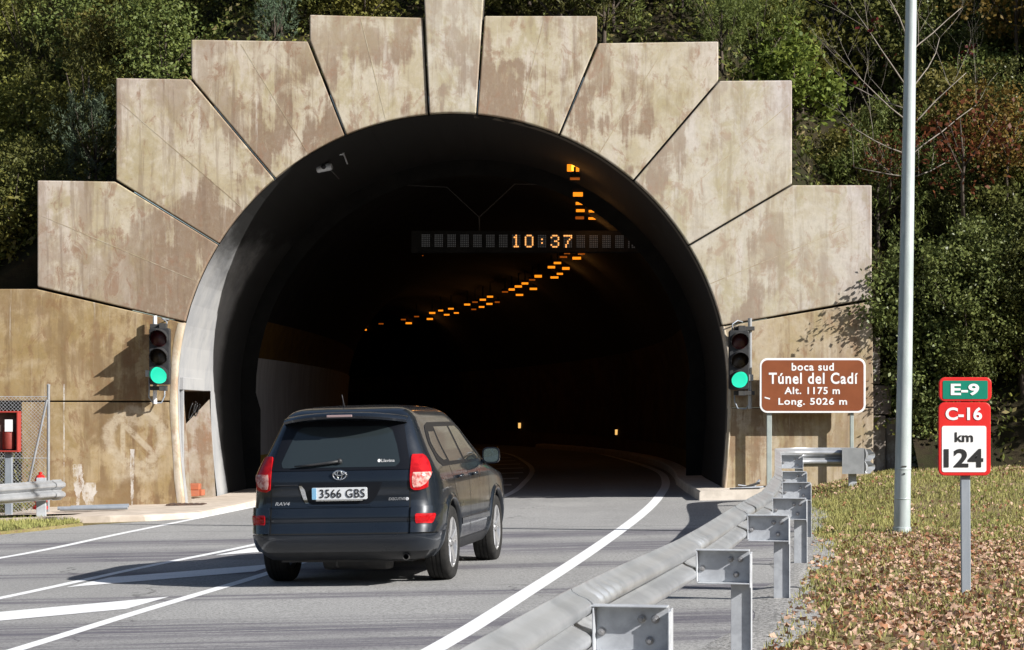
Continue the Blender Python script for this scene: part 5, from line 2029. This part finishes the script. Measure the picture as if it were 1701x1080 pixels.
# wheels
for x, s_ in WS:
    sg = 1 if x > 0 else -1
    wh = MB()
    wh.lathe([(.235, -.10), (.30, -.115), (.335, -.108), (.352, -.085), (.3555, -.06), (.3555, -.045), (.349, -.044), (.349, -.034), (.3555, -.033), (.3555, -.006), (.349, -.005), (.349, .005), (.3555, .006), (.3555, .033), (.349, .034), (.349, .044), (.3555, .045), (.352, .085), (.335, .108), (.30, .117), (.245, .108), (.235, .095)], (x, s_, .3555), (sg, 0, 0), n=48)
    ty_ = wh.build('wheel', M['tyre'], car, smooth=True, auto=40)
    rm = MB()
    rm.lathe([(.243, .10), (.238, .104), (.228, .098), (.222, .06), (.21, -.06), (.235, -.09)], (x, s_, .3555), (sg, 0, 0), n=40)
    rm.lathe([(0, .088), (.03, .088), (.036, .078), (.06, .07), (.062, .03), (0, .03)], (x, s_, .3555), (sg, 0, 0), n=24)
    for k in range(5):
        a = 2 * math.pi * k / 5 + .3
        for da in (-.13, .13):
            d0, d1 = Vector((0, math.cos(a + da * .9), math.sin(a + da * .9))), Vector((0, math.cos(a + da), math.sin(a + da)))
            t_ = Vector((0, -d1.z, d1.y))
            c0_ = Vector((x, s_, .3555))
            X_ = Vector((sg, 0, 0))
            vs = []
            for r_, hw, xo in ((.05, .017, .078), (.14, .016, .088), (.232, .024, .094)):
                for q in ((hw, xo), (hw * .6, xo + .008), (-hw * .6, xo + .008), (-hw, xo), (-hw, xo - .03), (hw, xo - .03)):
                    vs.append(c0_ + d1 * r_ + t_ * q[0] + X_ * q[1])
            fs = []
            for i in range(2):
                for j in range(6):
                    j2 = (j + 1) % 6
                    fs.append((i * 6 + j, i * 6 + j2, (i + 1) * 6 + j2, (i + 1) * 6 + j))
            rm.add(vs, fs)
    rm.build('rim', M['alloy'], ty_, smooth=True, auto=35)
    br_ = MB()
    br_.lathe([(0, .02), (.15, .02), (.15, .0), (0, .0)], (x, s_, .3555), (sg, 0, 0), n=24)
    br_.build('brake_disc', M['bolt'], ty_)

# ------------------------------------------------------------------ vegetation
def quads_mesh(name, V, mats, mi=None):
    """V: (N, 4, 3) array of quads"""
    N = len(V)
    me = bpy.data.meshes.new(name)
    me.vertices.add(N * 4)
    me.vertices.foreach_set('co', V.reshape(-1).astype(np.float32))
    me.loops.add(N * 4)
    me.loops.foreach_set('vertex_index', np.arange(N * 4, dtype=np.int32))
    me.polygons.add(N)
    me.polygons.foreach_set('loop_start', np.arange(0, N * 4, 4, dtype=np.int32))
    me.polygons.foreach_set('loop_total', np.full(N, 4, dtype=np.int32))
    for m in (mats if isinstance(mats, (list, tuple)) else [mats]):
        me.materials.append(m)
    if mi is not None:
        me.polygons.foreach_set('material_index', mi.astype(np.int32))
    me.update(calc_edges=True)
    me.validate()
    return me


def unit(v):
    return v / np.maximum(1e-9, np.linalg.norm(v, axis=1, keepdims=True))


def leaf_quads(C, L, W, up=0.4, rng=npr, D=None, fold=0.0):
    """rhombic leaves at centres C, random lie; up biases the normals to the sky, D gives a growth direction"""
    n = len(C)
    nrm = unit(rng.normal(size=(n, 3)) + np.array([0, 0, up]))
    if D is None:
        d = rng.normal(size=(n, 3))
    else:
        d = D + rng.normal(size=(n, 3)) * .35
    d = unit(d - nrm * np.sum(d * nrm, 1, keepdims=True))
    s = np.cross(nrm, d)
    l = (L * rng.uniform(.65, 1.3, size=(n, 1)))
    w_ = l * (W / L)
    V = np.stack([C - d * l * .5, C + s * w_ * .5 + d * l * .04 + nrm * l * fold, C + d * l * .5, C - s * w_ * .5 + d * l * .04 + nrm * l * fold], axis=1)
    return V


def crown_mesh(name, r, h, m, clumps=110, per=34, cr=.26, leaf=.10, asp=.55, z0=.25, rng=npr, shell=.55, lumps=5, needle=False, top=1.0):
    """a leafy crown: lumps of clumps of leaves with gaps between them"""
    cen = []
    ls = []
    for _ in range(lumps):
        a = rng.uniform(0, 2 * math.pi)
        rr = r * rng.uniform(.15, .62)
        ls.append((rr * math.cos(a), rr * math.sin(a), h * rng.uniform(.30, .80), r * rng.uniform(.42, .68), h * rng.uniform(.20, .34)))
    ls.append((0, 0, h * .5, r * .55, h * .42))
    k = 0
    while len(cen) < clumps and k < 5000:
        k += 1
        lx, ly, lz, lr, lh = ls[rng.integers(len(ls))]
        d = rng.normal(size=3)
        d /= np.linalg.norm(d)
        q = rng.uniform(shell, 1.0) ** .6
        p = np.array([lx + d[0] * lr * q, ly + d[1] * lr * q, lz + d[2] * lh * q])
        if p[2] < z0 * h * .3 or p[2] > h * top:
            continue
        cen.append(p)
    cen = np.array(cen)
    C = np.repeat(cen, per, axis=0)
    rad = cr * rng.uniform(.6, 1.35, size=(len(cen), 1))
    off = rng.normal(size=C.shape) * np.repeat(rad, per, axis=0) * np.array([.55, .55, .42])
    if needle:
        out = unit(np.repeat(unit(cen - np.array([0, 0, h * .3])), per, axis=0) * .8 + np.array([0, 0, .9]))
        t = rng.uniform(0, 1, size=(len(C), 1))
        side = rng.normal(size=C.shape) * .035
        C2 = C + off * .15 + out * t * cr * 1.5 + side
        V = leaf_quads(C2, leaf, leaf * asp, .1, rng, D=out + rng.normal(size=C.shape) * .5)
    else:
        V = leaf_quads(C + off, leaf, leaf * asp, .5, rng, fold=.06)
    return quads_mesh(name, V, m)


def stem_mesh(name, h, r0, n=5, spread=.5, m='bark', rng=rnd, trunk=None):
    mb = MB()
    t_h = trunk or h * .3
    mb.tube([Vector((0, 0, -.3)), Vector((.02, .01, t_h * .5)), Vector((.0, .03, t_h)), Vector((.05, 0, h * .75))], [r0 * 1.25, r0, r0 * .85, r0 * .3], 7)
    for k in range(n):
        a = 2 * math.pi * k / n + rng.uniform(-.4, .4)
        z0 = t_h * rng.uniform(.7, 1.2)
        e = Vector((math.cos(a) * spread * h * rng.uniform(.6, 1), math.sin(a) * spread * h * rng.uniform(.6, 1), h * rng.uniform(.5, .85)))
        mb.tube([Vector((0, 0, z0)), e * .5 + Vector((0, 0, z0 * .4)), e], [r0 * .55, r0 * .35, r0 * .12], 5)
    o = mb.build(name, M[m], smooth=True)
    me = o.data
    bpy.data.objects.remove(o)
    return me


KIND = {}
spec = {
    'olive_bush': ('leaf_olive', 1.35, 2.3, dict(clumps=150, per=30, cr=.24, leaf=.095, lumps=6)),
    'dark_bush': ('leaf_dark', 1.4, 2.6, dict(clumps=150, per=30, cr=.25, leaf=.09, lumps=6)),
    'bright_bush': ('leaf_bright', 1.3, 2.5, dict(clumps=120, per=26, cr=.26, leaf=.135, asp=.6, lumps=6)),
    'young_pine': ('leaf_pine', 1.05, 2.5, dict(clumps=130, per=40, cr=.20, leaf=.10, asp=.16, lumps=6, needle=True)),
    'dark_conifer': ('leaf_dark', 1.35, 3.6, dict(clumps=170, per=38, cr=.26, leaf=.13, asp=.2, lumps=7, needle=True)),
    'red_shrub': ('leaf_red', 1.1, 1.7, dict(clumps=70, per=9, cr=.24, leaf=.085, asp=.7, lumps=5)),
    'orange_shrub': ('leaf_orange', 1.1, 2.0, dict(clumps=95, per=22, cr=.24, leaf=.09, asp=.65, lumps=6)),
    'dry_bush': ('leaf_brown', 1.1, 1.5, dict(clumps=110, per=26, cr=.26, leaf=.09, asp=.35, lumps=6)),
    'dense_shrub': ('leaf_ivy', 1.15, 3.5, dict(clumps=330, per=34, cr=.2, leaf=.075, asp=.6, lumps=9)),
    'shade_tree': ('leaf_dark', 3.2, 8.0, dict(clumps=300, per=30, cr=.55, leaf=.33, asp=.6, lumps=9)),
}
for k, (m, r, h, kw) in spec.items():
    vs = []
    for v in range(1 if k in ('shade_tree', 'orange_shrub') else 2):
        rg_ = np.random.default_rng(abs(hash(k)) % 1000 if False else sum(map(ord, k)) + 17 * v)
        cm = crown_mesh('crown', r, h, M[m], rng=rg_, **kw)
        sm = stem_mesh('trunk', h * .95, .035 * h / 2.3 if k != 'shade_tree' else .16, 6, .33, rng=random.Random(v + 3))
        vs.append((cm, sm))
    KIND[k] = vs
LABELS = {
    
    'olive_bush': 'olive green leafy bush among others on the wooded slope', 'dark_bush': 'dark green leafy bush among others on the wooded slope',
    'bright_bush': 'fresh green broadleaf bush on the sunny slope right of the portal top', 'young_pine': 'blue green young pine on the slope behind the portal',
    'dark_conifer': 'dark evergreen with drooping needle sprays on the slope', 'red_shrub': 'low shrub with dark red autumn leaves on the right slope',
    'orange_shrub': 'shrub with orange autumn leaves at the right edge', 'dry_bush': 'dry brownish bush on the bank right of the portal',
    'dense_shrub': 'dense small leaved shrub among the dark growth right of the lamp post', 'shade_tree': 'large leafy tree on the right slope outside the lawn'}
GROUPS = {'olive_bush': 'olive bushes on the wooded slope', 'dark_bush': 'dark bushes on the wooded slope', 'bright_bush': 'fresh green bushes right of the portal', 'young_pine': 'young pines behind the portal',
          'dark_conifer': 'dark evergreens on the slope', 'red_shrub': 'red autumn shrubs', 'orange_shrub': 'orange autumn shrubs', 'dry_bush': 'dry bushes on the bank', 'dense_shrub': 'dense shrubs in the dark growth at the right', 'shade_tree': 'shade trees on the right slope'}
NAMES = {'olive_bush': 'bush', 'dark_bush': 'bush', 'bright_bush': 'broadleaf_bush', 'young_pine': 'pine_tree', 'dark_conifer': 'evergreen_tree', 'red_shrub': 'red_shrub', 'orange_shrub': 'orange_shrub', 'dry_bush': 'dry_bush', 'dense_shrub': 'dense_shrub', 'shade_tree': 'leafy_tree'}
CATS = {'olive_bush': 'bush', 'dark_bush': 'bush', 'bright_bush': 'bush', 'young_pine': 'tree', 'dark_conifer': 'tree', 'red_shrub': 'shrub', 'orange_shrub': 'shrub', 'dry_bush': 'bush', 'dense_shrub': 'shrub', 'shade_tree': 'tree'}


def plant(kind, x, y, sc=1.0, label=None, group=None, z=None, squash=1.0):
    zz = hz(x, y) - .08 if z is None else z
    e = thing(NAMES[kind], label or LABELS[kind], CATS[kind], (x, y, zz), group if label else GROUPS[kind], rnd.uniform(0, 6.28))
    cm, sm = rnd.choice(KIND[kind])
    s_ = sc * rnd.uniform(.9, 1.1)
    e.scale = (s_, s_, s_ * squash)
    for nm, me in (('trunk', sm), ('crown', cm)):
        o = bpy.data.objects.new(nm, me)
        COL.objects.link(o)
        o.parent = e
    return e


TOPS = [(-9999, 479), (60, 299), (191, 129), (316, 65), (513, 25), (703, -30), (806, 25), (993, 68), (1195, 132), (1317, 306), (1450, 720)]


def facade_top(px):
    t = 479
    for a, v in TOPS:
        if px >= a:
            t = v
    return t


def kind_at(px, py):
    u = rnd.random()
    if px < 700:
        if py < 75 and px > 240:
            return 'dark_conifer' if u < .30 else ('dark_bush' if u < .7 else ('olive_bush' if u < .92 else 'young_pine'))
        return 'olive_bush' if u < .52 else ('dark_bush' if u < .84 else ('dark_conifer' if u < .94 else 'orange_shrub'))
    if px < 1190:
        return 'dark_conifer' if u < .45 else ('dark_bush' if u < .8 else 'bright_bush')
    if px < 1440:
        if py < 150:
            return 'bright_bush' if u < .62 else ('dark_conifer' if u < .82 else 'olive_bush')
        return 'dry_bush' if u < .36 else ('olive_bush' if u < .74 else ('bright_bush' if u < .86 else 'dark_conifer'))
    if py > 300:
        return 'dark_bush' if u < .62 else ('dark_conifer' if u < .82 else 'dark_bush')
    if px > 1620 and py < 90:
        return 'olive_bush' if u < .6 else 'orange_shrub'
    return 'olive_bush' if u < .45 else ('dark_bush' if u < .86 else 'dark_conifer')


# (x, y) spots kept free for the plants placed one by one
count = 0
y = 34.6
while y < 62:
    st = 1.45 + (y - 34) * .03
    x = -.255 * y - 1.0
    while x < .255 * y + 1.2:
        xx, yy = x + rnd.uniform(-.5, .5), y + rnd.uniform(-.5, .5)
        ok = True
        if xx < 6.6 and yy < 38.1:
            ok = False
        if xx >= 6.6:
            yb = 36.1 - .16 * (xx - 6.3)
            if yy < yb + .7:
                ok = False
        if 5.5 < xx < 9.2 and yy < 37.5:
            ok = False
        if ok:
            z = hz(xx, yy)
            px = CX + xx / yy * F
            top = YH - (z + 2.4 - H) / yy * F
            bot = YH - (z - H) / yy * F
            if top < facade_top(px) - 6 and bot > -25:
                k = kind_at(px, (max(0, top) + bot) / 2)
                plant(k, xx, yy, rnd.uniform(.72, 1.12) * (.85 if k in ('dark_conifer',) else 1))
                count += 1
        x += st * rnd.uniform(.85, 1.15)
    y += 1.35 + (y - 34) * .025
for xx, yy, sc_ in ((-9.9, 38.0, .95), (-9.0, 37.9, .8), (-8.5, 38.4, .7), (-10.6, 38.6, 1.0)):
    plant('olive_bush' if xx < -9.5 else 'dark_bush', xx, yy, sc_)
y = 36.9
while y < 43.5:
    x = 6.9 + max(0, (y - 38) * .05)
    while x < .25 * y + .9:
        xx, yy = x + rnd.uniform(-.25, .25), y + rnd.uniform(-.3, .3)
        px = CX + xx / yy * F
        if px > 1440 and not (6.2 < xx < 7.6 and yy < 38.6):
            plant('dense_shrub' if rnd.random() < .25 else ('dark_bush' if rnd.random() < .7 else 'dark_conifer'), xx, yy, rnd.uniform(.55, .8))
        x += rnd.uniform(.85, 1.2)
    y += .95
print('hill plants', count)

# plants one can point to
def lean_shrub():
    e = thing('dense_shrub', 'dense dark shrub with sunlit upper leaves leaning over the right portal wall', 'shrub', (7.0, 37.2, .55))
    lumps = [(0, .2, 1.5, .95, 1.5), (.5, .1, 2.2, .9, 1.3), (-.55, -.62, 3.05, .62, .62), (-.35, -.5, 2.45, .55, .6), (-.62, -.55, 3.55, .38, .5), (-.1, -.3, 3.5, .55, .5), (.3, -.5, 1.6, .7, 1.0), (.65, -.4, .9, .7, .8), (.1, -.55, .9, .5, .7)]
    rg_ = np.random.default_rng(42)
    cen = []
    wts = np.array([l[3] ** 2 * l[4] for l in lumps])
    wts /= wts.sum()
    while len(cen) < 420:
        l = lumps[rg_.choice(len(lumps), p=wts)]
        d = rg_.normal(size=3)
        d /= np.linalg.norm(d)
        q = rg_.uniform(.5, 1.05) ** .6
        cen.append((l[0] + d[0] * l[3] * q, l[1] + d[1] * l[3] * q, max(.1, l[2] + d[2] * l[4] * q)))
    C = np.repeat(np.array(cen), 36, axis=0) + rg_.normal(size=(len(cen) * 36, 3)) * np.array([.11, .11, .09])
    o = bpy.data.objects.new('crown', quads_mesh('crown', leaf_quads(C, .078, .047, .5, rg_, fold=.06), M['leaf_ivy']))
    COL.objects.link(o)
    o.parent = e
    o = bpy.data.objects.new('trunk', stem_mesh('trunk', 3.2, .05, 6, .3, rng=random.Random(8)))
    COL.objects.link(o)
    o.parent = e


plant('young_pine', at(158, 150, 38.3).x, 38.3, .8, 'blue green young pine topping the left shoulder of the portal')
plant('young_pine', at(455, 60, 38.4).x, 38.4, .5, 'blue green young pine above the second left slab of the portal')
lean_shrub()
plant('dense_shrub', 8.0, 36.9, 1.0, 'dense dark shrub standing directly behind the street lamp post')
plant('dense_shrub', 8.9, 36.7, .92, 'dense dark shrub in shade behind the kilometre marker')
plant('dense_shrub', 9.8, 36.6, 1.0, 'dense dark shrub in shade at the far right edge of the lawn')
plant('orange_shrub', at(1672, 250, 38).x, 38.0, 1.0, 'shrub with orange autumn leaves near the right edge above the marker', z=at(1672, 310, 38).z)
plant('orange_shrub', at(1690, 40, 41).x, 41.0, 1.1, 'tall yellowing shrub in the top right corner', z=at(1690, 95, 41).z)
plant('red_shrub', at(1600, 245, 36.8).x, 36.8, 1.05, 'low shrub with dark red leaves right of the lamp post', z=at(1600, 330, 36.8).z)
plant('red_shrub', at(1478, 270, 38).x, 38.0, .7, 'small shrub with dark red leaves left of the lamp post', z=at(1478, 320, 38).z)
for k, (x, y, s_) in enumerate(((18.8, 35.6, 1.2), (21.5, 36.0, 1.25), (17.0, 39.2, 1.1), (24.0, 34.2, 1.35), (15.2, 42.0, .95), (23.0, 40.0, 1.2), (15.6, 36.6, .9), (15.5, 34.4, .8), (13.0, 36.4, .65), (18.0, 32.6, .85))):
    plant('shade_tree', x, y, s_)


# ---- the bare tree behind the lamp post
def bare_tree():
    r = random.Random(5)
    b3 = at(1502, 330, 37.3)
    t = thing('bare_tree', 'nearly leafless pale tree with a few red leaves behind the lamp post', 'tree', (b3.x, 37.3, hz(b3.x, 37.3) - .1))
    mb, tips = MB(), []
    h0 = at(1498, 265, 37.3).z - t.location.z

    def grow(p, d, l, r0, depth):
        pts, rr = [p], [r0]
        q = p.copy()
        n = 4
        for k in range(n):
            d = (d + Vector((r.uniform(-.18, .18), r.uniform(-.18, .18), r.uniform(-.04, .14)))).normalized()
            q = q + d * l / n
            pts.append(q.copy())
            rr.append(r0 * (1 - .6 * (k + 1) / n))
        mb.tube(pts, rr, 5)
        if depth == 0:
            tips.append(q)
            return
        for k in range(r.choice((2, 3))):
            i = r.choice((1, 2, 3, 4))
            ax = Vector((r.uniform(-1, 1), r.uniform(-.6, .6), r.uniform(.1, .9))).normalized()
            grow(pts[i], (d * .7 + ax * .75).normalized(), l * r.uniform(.5, .75), rr[i] * .62, depth - 1)
        tips.append(q)
    tr = MB()
    tr.tube([Vector((0, 0, -.2)), Vector((.03, 0, h0 * .5)), Vector((.0, .03, h0)), Vector((.05, .0, h0 + 1.2)), Vector((.1, 0, h0 + 2.6))], [.055, .05, .04, .028, .014], 9)
    tr.build('trunk', M['bark_pale'], t, smooth=True)
    for (z, dx, dz, l) in ((0, 1, .75, 2.2), (.1, -1, .45, 1.5), (-.35, 1, .25, 1.3), (.5, 1, .9, 1.8), (.7, -1, .8, 1.7), (1.1, .8, 1, 1.9), (1.3, -.7, 1.0, 1.9), (1.8, 1, .8, 1.8), (2.2, -.6, 1, 1.6), (2.5, .3, 1, 1.6), (-.3, -1, .2, 1.1), (.9, -1, .3, 1.4)):
        grow(Vector((.03, 0, h0 + z)), Vector((dx, r.uniform(-.2, .5), dz)).normalized(), l * .85, .015, 3)
    mb.build('branches', M['bark_pale'], t, smooth=True)
    sel = [tips[i] for i in range(len(tips)) if i % 19 == 0]
    C = np.array([[p.x, p.y, p.z] for p in sel for _ in range(5)]) + npr.normal(size=(len(sel) * 5, 3)) * .08
    o = bpy.data.objects.new('foliage', quads_mesh('foliage', leaf_quads(C, .10, .075, .3), M['leaf_red']))
    COL.objects.link(o)
    o.parent = t


bare_tree()

# ---- what nobody could count: undergrowth, grass, fallen leaves
def scatter_hill(n):
    out = []
    while len(out) < n:
        y = npr.uniform(33.2, 52)
        x = npr.uniform(-.26 * y - .5, .26 * y + .5)
        if x < 6.3 and y < 37.5:
            continue
        if x > 6.3 and y < 36.3 - .16 * (x - 6.3):
            continue
        out.append((x, y, hz(x, y) + npr.uniform(0, .38) ** 1.3))
    return np.array(out)


C = scatter_hill(42000)
sel = npr.random(len(C))
mi = np.where(sel < .55, 0, np.where(sel < .82, 1, 2))
o = bpy.data.objects.new('undergrowth', quads_mesh('undergrowth', leaf_quads(C, .12, .06, .6, fold=.05), [M['leaf_dark'], M['leaf_olive'], M['leaf_brown']], mi))
COL.objects.link(o)
tag(o, 'leafy undergrowth covering the steep slope round the portal', 'undergrowth', kind='stuff')


def lawn_points(n, dens):
    out = []
    while len(out) < n:
        y = npr.uniform(7.5, 36.6)
        a, b_ = lerp_poly(RAIL, min(y, 33)) + .38, .243 * y + .9
        if y > 33:
            a = 4.6
        if b_ <= a:
            continue
        x = npr.uniform(a, b_)
        if y > 36.2 and x < 6.2:
            continue
        if npr.random() < dens(x, y):
            out.append((x, y, gz(x, y)))
    return np.array(out)


def patchy(x, y, s=1.0, ph=0.0):
    return .5 + .5 * math.sin(x * 1.9 * s + 2.2 * math.sin(y * .9 * s + ph) + ph) * math.cos(y * 1.3 * s + 1.4 * math.sin(x * 1.1 * s) + ph * 2)


def leaf_d(x, y):
    e = x - lerp_poly(RAIL, min(y, 33)) - .38
    near = 1 - .88 * sst(22.5, 27.5, y) + .30 * sst(32.5, 35, y)
    return near * (.22 + .78 * patchy(x, y) ** 1.3) * (.25 + .75 * sst(0.0, .8, e))


P = lawn_points(17500, leaf_d)
P[:, 2] += npr.uniform(.004, .035, len(P))
nq = len(P)
V = leaf_quads(P, .054, .044, 1.3, fold=.22)
mi = (npr.random(nq) < .33).astype(np.int32)
o = bpy.data.objects.new('fallen_leaves', quads_mesh('fallen_leaves', V, [M['litter_a'], M['litter_b']], mi))
COL.objects.link(o)
tag(o, 'dry tan and rust leaves scattered over the lawn', 'fallen leaves', kind='stuff')


def blades(P, name, label, hgt=.06, m='blade'):
    n = len(P)
    a = npr.uniform(0, 2 * math.pi, n)
    d = np.stack([np.cos(a), np.sin(a), np.zeros(n)], 1)
    lean = npr.normal(size=(n, 3)) * np.array([.35, .35, 0]) + np.array([0, 0, 1])
    h_ = hgt * npr.uniform(.5, 1.4, (n, 1))
    w_ = .0075 * npr.uniform(.7, 1.4, (n, 1))
    tip = P + unit(lean) * h_
    V = np.stack([P - d * w_, P + d * w_, tip + d * w_ * .25, tip - d * w_ * .25], 1)
    o = bpy.data.objects.new(name, quads_mesh(name, V, M[m]))
    COL.objects.link(o)
    tag(o, label, 'grass', kind='stuff')


P = lawn_points(40000, lambda x, y: (.15 + .85 * patchy(x, y, 1.3, 1.0)) * (.35 + .65 * sst(20, 26, y)))
P[:, 2] -= .004
blades(P, 'grass', 'short thin autumn grass on the lawn right of the guardrail', .055)
pts = []
while len(pts) < 9000:
    y = npr.uniform(28.5, 34.2)
    x = npr.uniform(-10.5, -6.3)
    # inside the verge
    ins = False
    n_ = len(vp)
    for i in range(n_):
        (x0, y0), (x1, y1) = vp[i], vp[(i + 1) % n_]
        if (y0 > y) != (y1 > y) and x < (x1 - x0) * (y - y0) / (y1 - y0) + x0:
            ins = not ins
    if ins:
        pts.append((x, y, BANK * x + .05))
blades(np.array(pts), 'verge_grass', 'rough grass on the verge under the left guardrail', .055)
# weeds behind the wire fence at far left
C = np.array([(npr.uniform(-9.6, -8.1), npr.uniform(34.7, 36.2), 0) for _ in range(2600)])
C[:, 2] = -.15 + npr.random(2600) ** 1.6 * (0.4 + .75 * (npr.random(2600) < .4))
o = bpy.data.objects.new('weeds', quads_mesh('weeds', leaf_quads(C, .10, .035, .3, D=np.tile([0, 0, 1.0], (2600, 1))), [M['leaf_olive']]))
COL.objects.link(o)
tag(o, 'tall weeds behind the wire fence at the left', 'weeds', kind='stuff')
